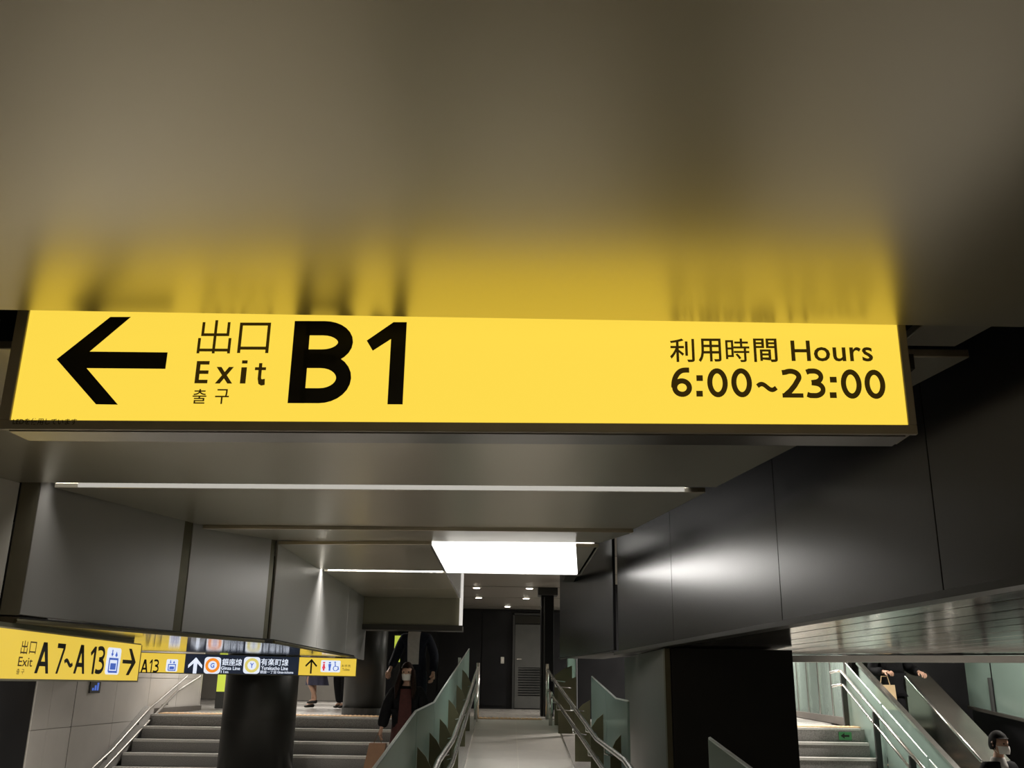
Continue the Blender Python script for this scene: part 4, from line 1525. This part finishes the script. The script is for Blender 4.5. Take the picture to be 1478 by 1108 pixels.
    def facemask(s):
        V, Fc = [], []
        for j in range(6):
            zz = -.020 - j * .016
            for i in range(9):
                a = math.radians(-72 + 144 * i / 8)
                bul = 1.0 + .16 * math.sin(math.pi * (j + .6) / 6.2) * math.cos(a)
                V.append(s.hm @ Vector((math.sin(a) * .074 * (1 - .04 * j), math.cos(a) * .098 * bul + .004, zz)))
        for j in range(5):
            for i in range(8):
                Fc.append((j * 9 + i, j * 9 + i + 1, (j + 1) * 9 + i + 1, (j + 1) * 9 + i))
        mk = s.add('face_mask', (V, Fc), 'mask', s.bodyo)
        lp = []
        for sx in (-1, 1):
            lp.append(tube([s.hm @ Vector((sx * .070, .03, -.03)), s.hm @ Vector((sx * .083, -.005, .015)), s.hm @ Vector((sx * .084, -.02, -.02)), s.hm @ Vector((sx * .068, .026, -.09))], .002, 4))
        s.add('ear_loop', lp, 'mask', mk)

    def top(s, m, name='jacket', open_front=False, hem=.80, pad=.016):
        T = s.tor
        J = {'hem': ((0, 0, hem), (.150 + pad, .105 + pad)), 'pelvis': ((0, 0, .95), (.145 + pad, .10 + pad)), 'waist': (T((0, 0, 1.08)), (.128 + pad, .09 + pad)),
             'chest': (T((0, 0, 1.25)), (.150 + pad, .105 + pad)), 'neckb': (T((0, -.012, 1.385)), (.066 + pad, .056 + pad))}
        Ed = [('hem', 'pelvis'), ('pelvis', 'waist'), ('waist', 'chest'), ('chest', 'neckb')]
        for sd in (-1, 1):
            el, wr, ps = s.arms[sd]
            q = str(sd)
            J['sh' + q] = (T((sd * .170, -.01, 1.335)), .055 + pad)
            J['el' + q] = (el, .044 + pad)
            J['wr' + q] = (tuple(a * .06 + b * .94 for a, b in zip(el, wr)), .034 + pad)
            Ed += [('chest', 'sh' + q), ('sh' + q, 'el' + q), ('el' + q, 'wr' + q)]
        o = s.add(name, skin(J, Ed, 1, 2), m)
        return o

    def front(s, m, name, z0, z1, w0, w1, parent=None, depth=.125):
        """shirt or dress panel that shows where the jacket stands open"""
        V, Fc = [], []
        n = 8
        for j in range(n + 1):
            t = j / n
            z = z0 + (z1 - z0) * t
            ww = w0 + (w1 - w0) * t
            dd = depth + .012 * math.sin(math.pi * t) - .035 * max(0, t - .8) / .2
            for i in range(5):
                u = -1 + 2 * i / 4
                p = s.tor((u * ww, dd * (1 - .10 * u * u), z))
                V.append(p)
        for j in range(n):
            for i in range(4):
                Fc.append((j * 5 + i, j * 5 + i + 1, (j + 1) * 5 + i + 1, (j + 1) * 5 + i))
        return s.add(name, (V, Fc), m, parent)

    def trousers(s, m, pad=.016):
        J = {'waist': ((0, 0, 1.0), (.128 + pad, .095 + pad)), 'pelvis': ((0, 0, .90), (.142 + pad, .10 + pad))}
        Ed = [('waist', 'pelvis')]
        for sd in (-1, 1):
            kn, an = s.legs[sd]
            q = str(sd)
            J['hip' + q] = ((sd * .085, 0, .82), (.088 + pad, .092 + pad))
            J['kn' + q] = (kn, .062 + pad)
            J['an' + q] = ((an[0], an[1], an[2] + .0), .050 + pad)
            Ed += [('pelvis', 'hip' + q), ('hip' + q, 'kn' + q), ('kn' + q, 'an' + q)]
        return s.add('trousers', skin(J, Ed, 1, 2), m)

    def skirt(s, m, name='skirt', z1=1.02, z0=.40, r1=.145, r0=.24, sway=0.0):
        V, Fc = [], []
        n, nn = 40, 10
        for j in range(nn + 1):
            t = j / nn
            z = z1 + (z0 - z1) * t
            for i in range(n):
                a = 2 * math.pi * i / n
                r = (r1 + (r0 - r1) * t ** .8) * (1 + .06 * t * math.sin(a * 9))
                V.append((math.cos(a) * r, math.sin(a) * r * .8 + sway * t * t, z))
        for j in range(nn):
            for i in range(n):
                Fc.append((j * n + i, j * n + (i + 1) % n, (j + 1) * n + (i + 1) % n, (j + 1) * n + i))
        return s.add(name, (V, Fc), m)

    def shoes(s, m='shoe'):
        for sd in (-1, 1):
            kn, an = s.legs[sd]
            x, y, z = an
            zf = z - .085
            J, Ed = chain([((x, y - .045, zf + .042), (.040, .042)), ((x, y + .03, zf + .045), (.042, .040)), ((x, y + .11, zf + .032), (.045, .030)), ((x, y + .17, zf + .026), (.034, .024))])
            o = s.add('shoe', skin(J, Ed, 0, 1), m)

    def place(s, q):
        return s.m @ Vector(q)


PI = math.pi
# ---- woman in black coat and dark red dress coming down the stairs
wz = UF - .15 * 6
pw = Person((-1.25, 12.52, wz), PI + .05, 'woman in black coat, dark red dress and white mask descending the stairs', 1.57,
            arms={-1: ((-.25, -.03, 1.10), (-.27, .04, .86), (1, 0, 0)), 1: ((.25, -.05, 1.10), (.30, .03, .86), (-1, 0, 0))},
            legs={-1: ((-.09, .06, .48), (-.09, -.02, .085)), 1: ((.09, .0, .48), (.09, -.08, .085))}, head_turn=-.1)
pw.body()
pw.hair('hair', True)
pw.facemask()
pw.skirt('reddress', 'dress_skirt', 1.10, .30, .150, .21)
pw.top('coat', 'coat', hem=.50, pad=.040)
pw.front('reddress', 'dress_bodice', .55, 1.36, .10, .070, depth=.165)
pw.shoes()
# black handbag on her arm and a brown carrier bag in her hand
hb = pw.place((-.38, .03, .68))
t = thing('handbag', hb + Vector((0, 0, -.12)), 'black leather handbag held at the side of the woman in the dark coat', 'bag')
v, f = rings([(hb.z - .13, .15, .055), (hb.z - .05, .16, .065), (hb.z + .06, .14, .05), (hb.z + .09, .13, .03)], 16, hb.x, hb.y)
obj('body', v, f, M['bag'], t, smooth=True)
v, f = tube([(hb.x - .09, hb.y, hb.z + .08), (hb.x - .06, hb.y, hb.z + .17), (hb.x + .06, hb.y, hb.z + .17), (hb.x + .09, hb.y, hb.z + .08)], .009, 6)
obj('handle', v, f, M['bag'], t, smooth=True)
cb = pw.place((.33, .03, .80))
t = thing('carrier_bag', cb + Vector((0, 0, -.42)), 'brown paper carrier bag hanging from the hand of the woman in black', 'bag')
v, f = slab([(cb.x - .17, cb.y - .07, cb.z - .46), (cb.x + .05, cb.y - .07, cb.z - .46), (cb.x + .10, cb.y - .05, cb.z - .10), (cb.x - .10, cb.y - .05, cb.z - .10)], (0, .13, 0))
obj('body', v, f, M['paper'], t)
v, f = join(tube([(cb.x - .05, cb.y - .045, cb.z - .11), (cb.x, cb.y - .02, cb.z + .02), (cb.x + .05, cb.y - .045, cb.z - .11)], .005, 5))
obj('handle', v, f, M['paper'], t)

# ---- man in dark suit behind her
pm = Person((-1.27, 13.76, UF - .15 * 2), PI - .15, 'man in open dark suit and pale shirt standing behind the masked woman', 1.70,
            arms={-1: ((-.255, -.02, 1.09), (-.27, .10, .86), (1, 0, 0)), 1: ((.26, .0, 1.10), (.30, .14, .92), (0, 0, -1))}, lean=.03)
pm.body()
pm.hair('hairblack')
pm.facemask()
pm.trousers('suit')
pm.top('suit', 'jacket', hem=.80, pad=.022)
pm.front('shirt', 'shirt_front', .98, 1.40, .075, .085, depth=.138)
pm.shoes()

# ---- walkers on the upper floor
ps = Person((-3.62, 19.0, UF), PI / 2 + .25, 'walker in navy knee-length skirt seen below the line sign', 1.60,
            legs={-1: ((-.08, .14, .50), (-.09, -.02, .16)), 1: ((.09, .03, .48), (.09, .02, .085))}, lean=.03)
ps.body()
ps.hair('hair', True)
ps.skirt('skirt', 'skirt', 1.05, .42, .15, .27, -.04)
ps.top('skirt', 'blouse', hem=.96)
ps.shoes()
pt = Person((-3.10, 19.0, UF), PI - .5, 'walker in black trousers beside the navy skirt on the upper floor', 1.72,
            legs={-1: ((-.09, .05, .48), (-.10, .05, .085)), 1: ((.10, .03, .48), (.12, -.10, .085))})
pt.body()
pt.hair('hairblack')
pt.trousers('coat', .026)
pt.top('coat', 'jacket')
pt.shoes()
pu_ = Person((-2.85, 20.2, UF), PI / 2 - .4, 'walker in pale trousers half hidden by the upper round column', 1.68,
             legs={-1: ((-.09, .10, .48), (-.10, -.02, .085)), 1: ((.10, .03, .48), (.10, -.12, .10))})
pu_.body()
pu_.hair('hairblack')
pu_.trousers('shirt', .018)
pu_.top('coat', 'jacket')
pu_.shoes()

# ---- right hall: man on the escalator and a masked woman in front of it
pe = Person((5.26, 13.80, UF - .02 - .22 * 2 + .02), PI + .1, 'person in black riding the escalator with one hand on its rail', 1.72,
            arms={-1: ((-.29, .02, 1.14), (-.30, .24, 1.10), (0, 0, -1)), 1: ((.24, .0, 1.10), (.16, .20, 1.10), (-.4, 0, -1))}, lean=.05)
pe.body()
pe.hair('hairblack')
pe.facemask()
pe.trousers('coat', .022)
pe.top('coat', 'jacket', pad=.03)
pe.shoes()
tb = pe.place((.17, .20, .92))
t = thing('tote_bag', tb + Vector((0, 0, -.30)), 'tan cloth bag carried by the person on the escalator', 'bag')
v, f = slab([(tb.x - .13, tb.y - .05, tb.z - .30), (tb.x + .13, tb.y - .05, tb.z - .30), (tb.x + .12, tb.y - .03, tb.z + .02), (tb.x - .12, tb.y - .03, tb.z + .02)], (0, .09, 0))
obj('body', v, f, M['tan'], t)
v, f = tube([(tb.x - .07, tb.y, tb.z), (tb.x - .04, tb.y, tb.z + .13), (tb.x + .04, tb.y, tb.z + .13), (tb.x + .07, tb.y, tb.z)], .007, 5)
obj('handle', v, f, M['tan'], t)

pr = Person((5.16, 10.75, RF), PI + .35, 'masked person with tied dark hair at the bottom corner by the escalator', 1.63, head_turn=.1)
pr.body()
pr.hair('hairblack')
pr.facemask()
pr.trousers('coat')
pr.top('coat', 'jacket', pad=.03)
pr.shoes()
v, f = rings([(1.30, .11, .10), (1.36, .095, .09), (1.41, .075, .07), (1.43, .07, .065)], 16, 0, -.01)
pr.add('collar', (v, f), 'shirt')
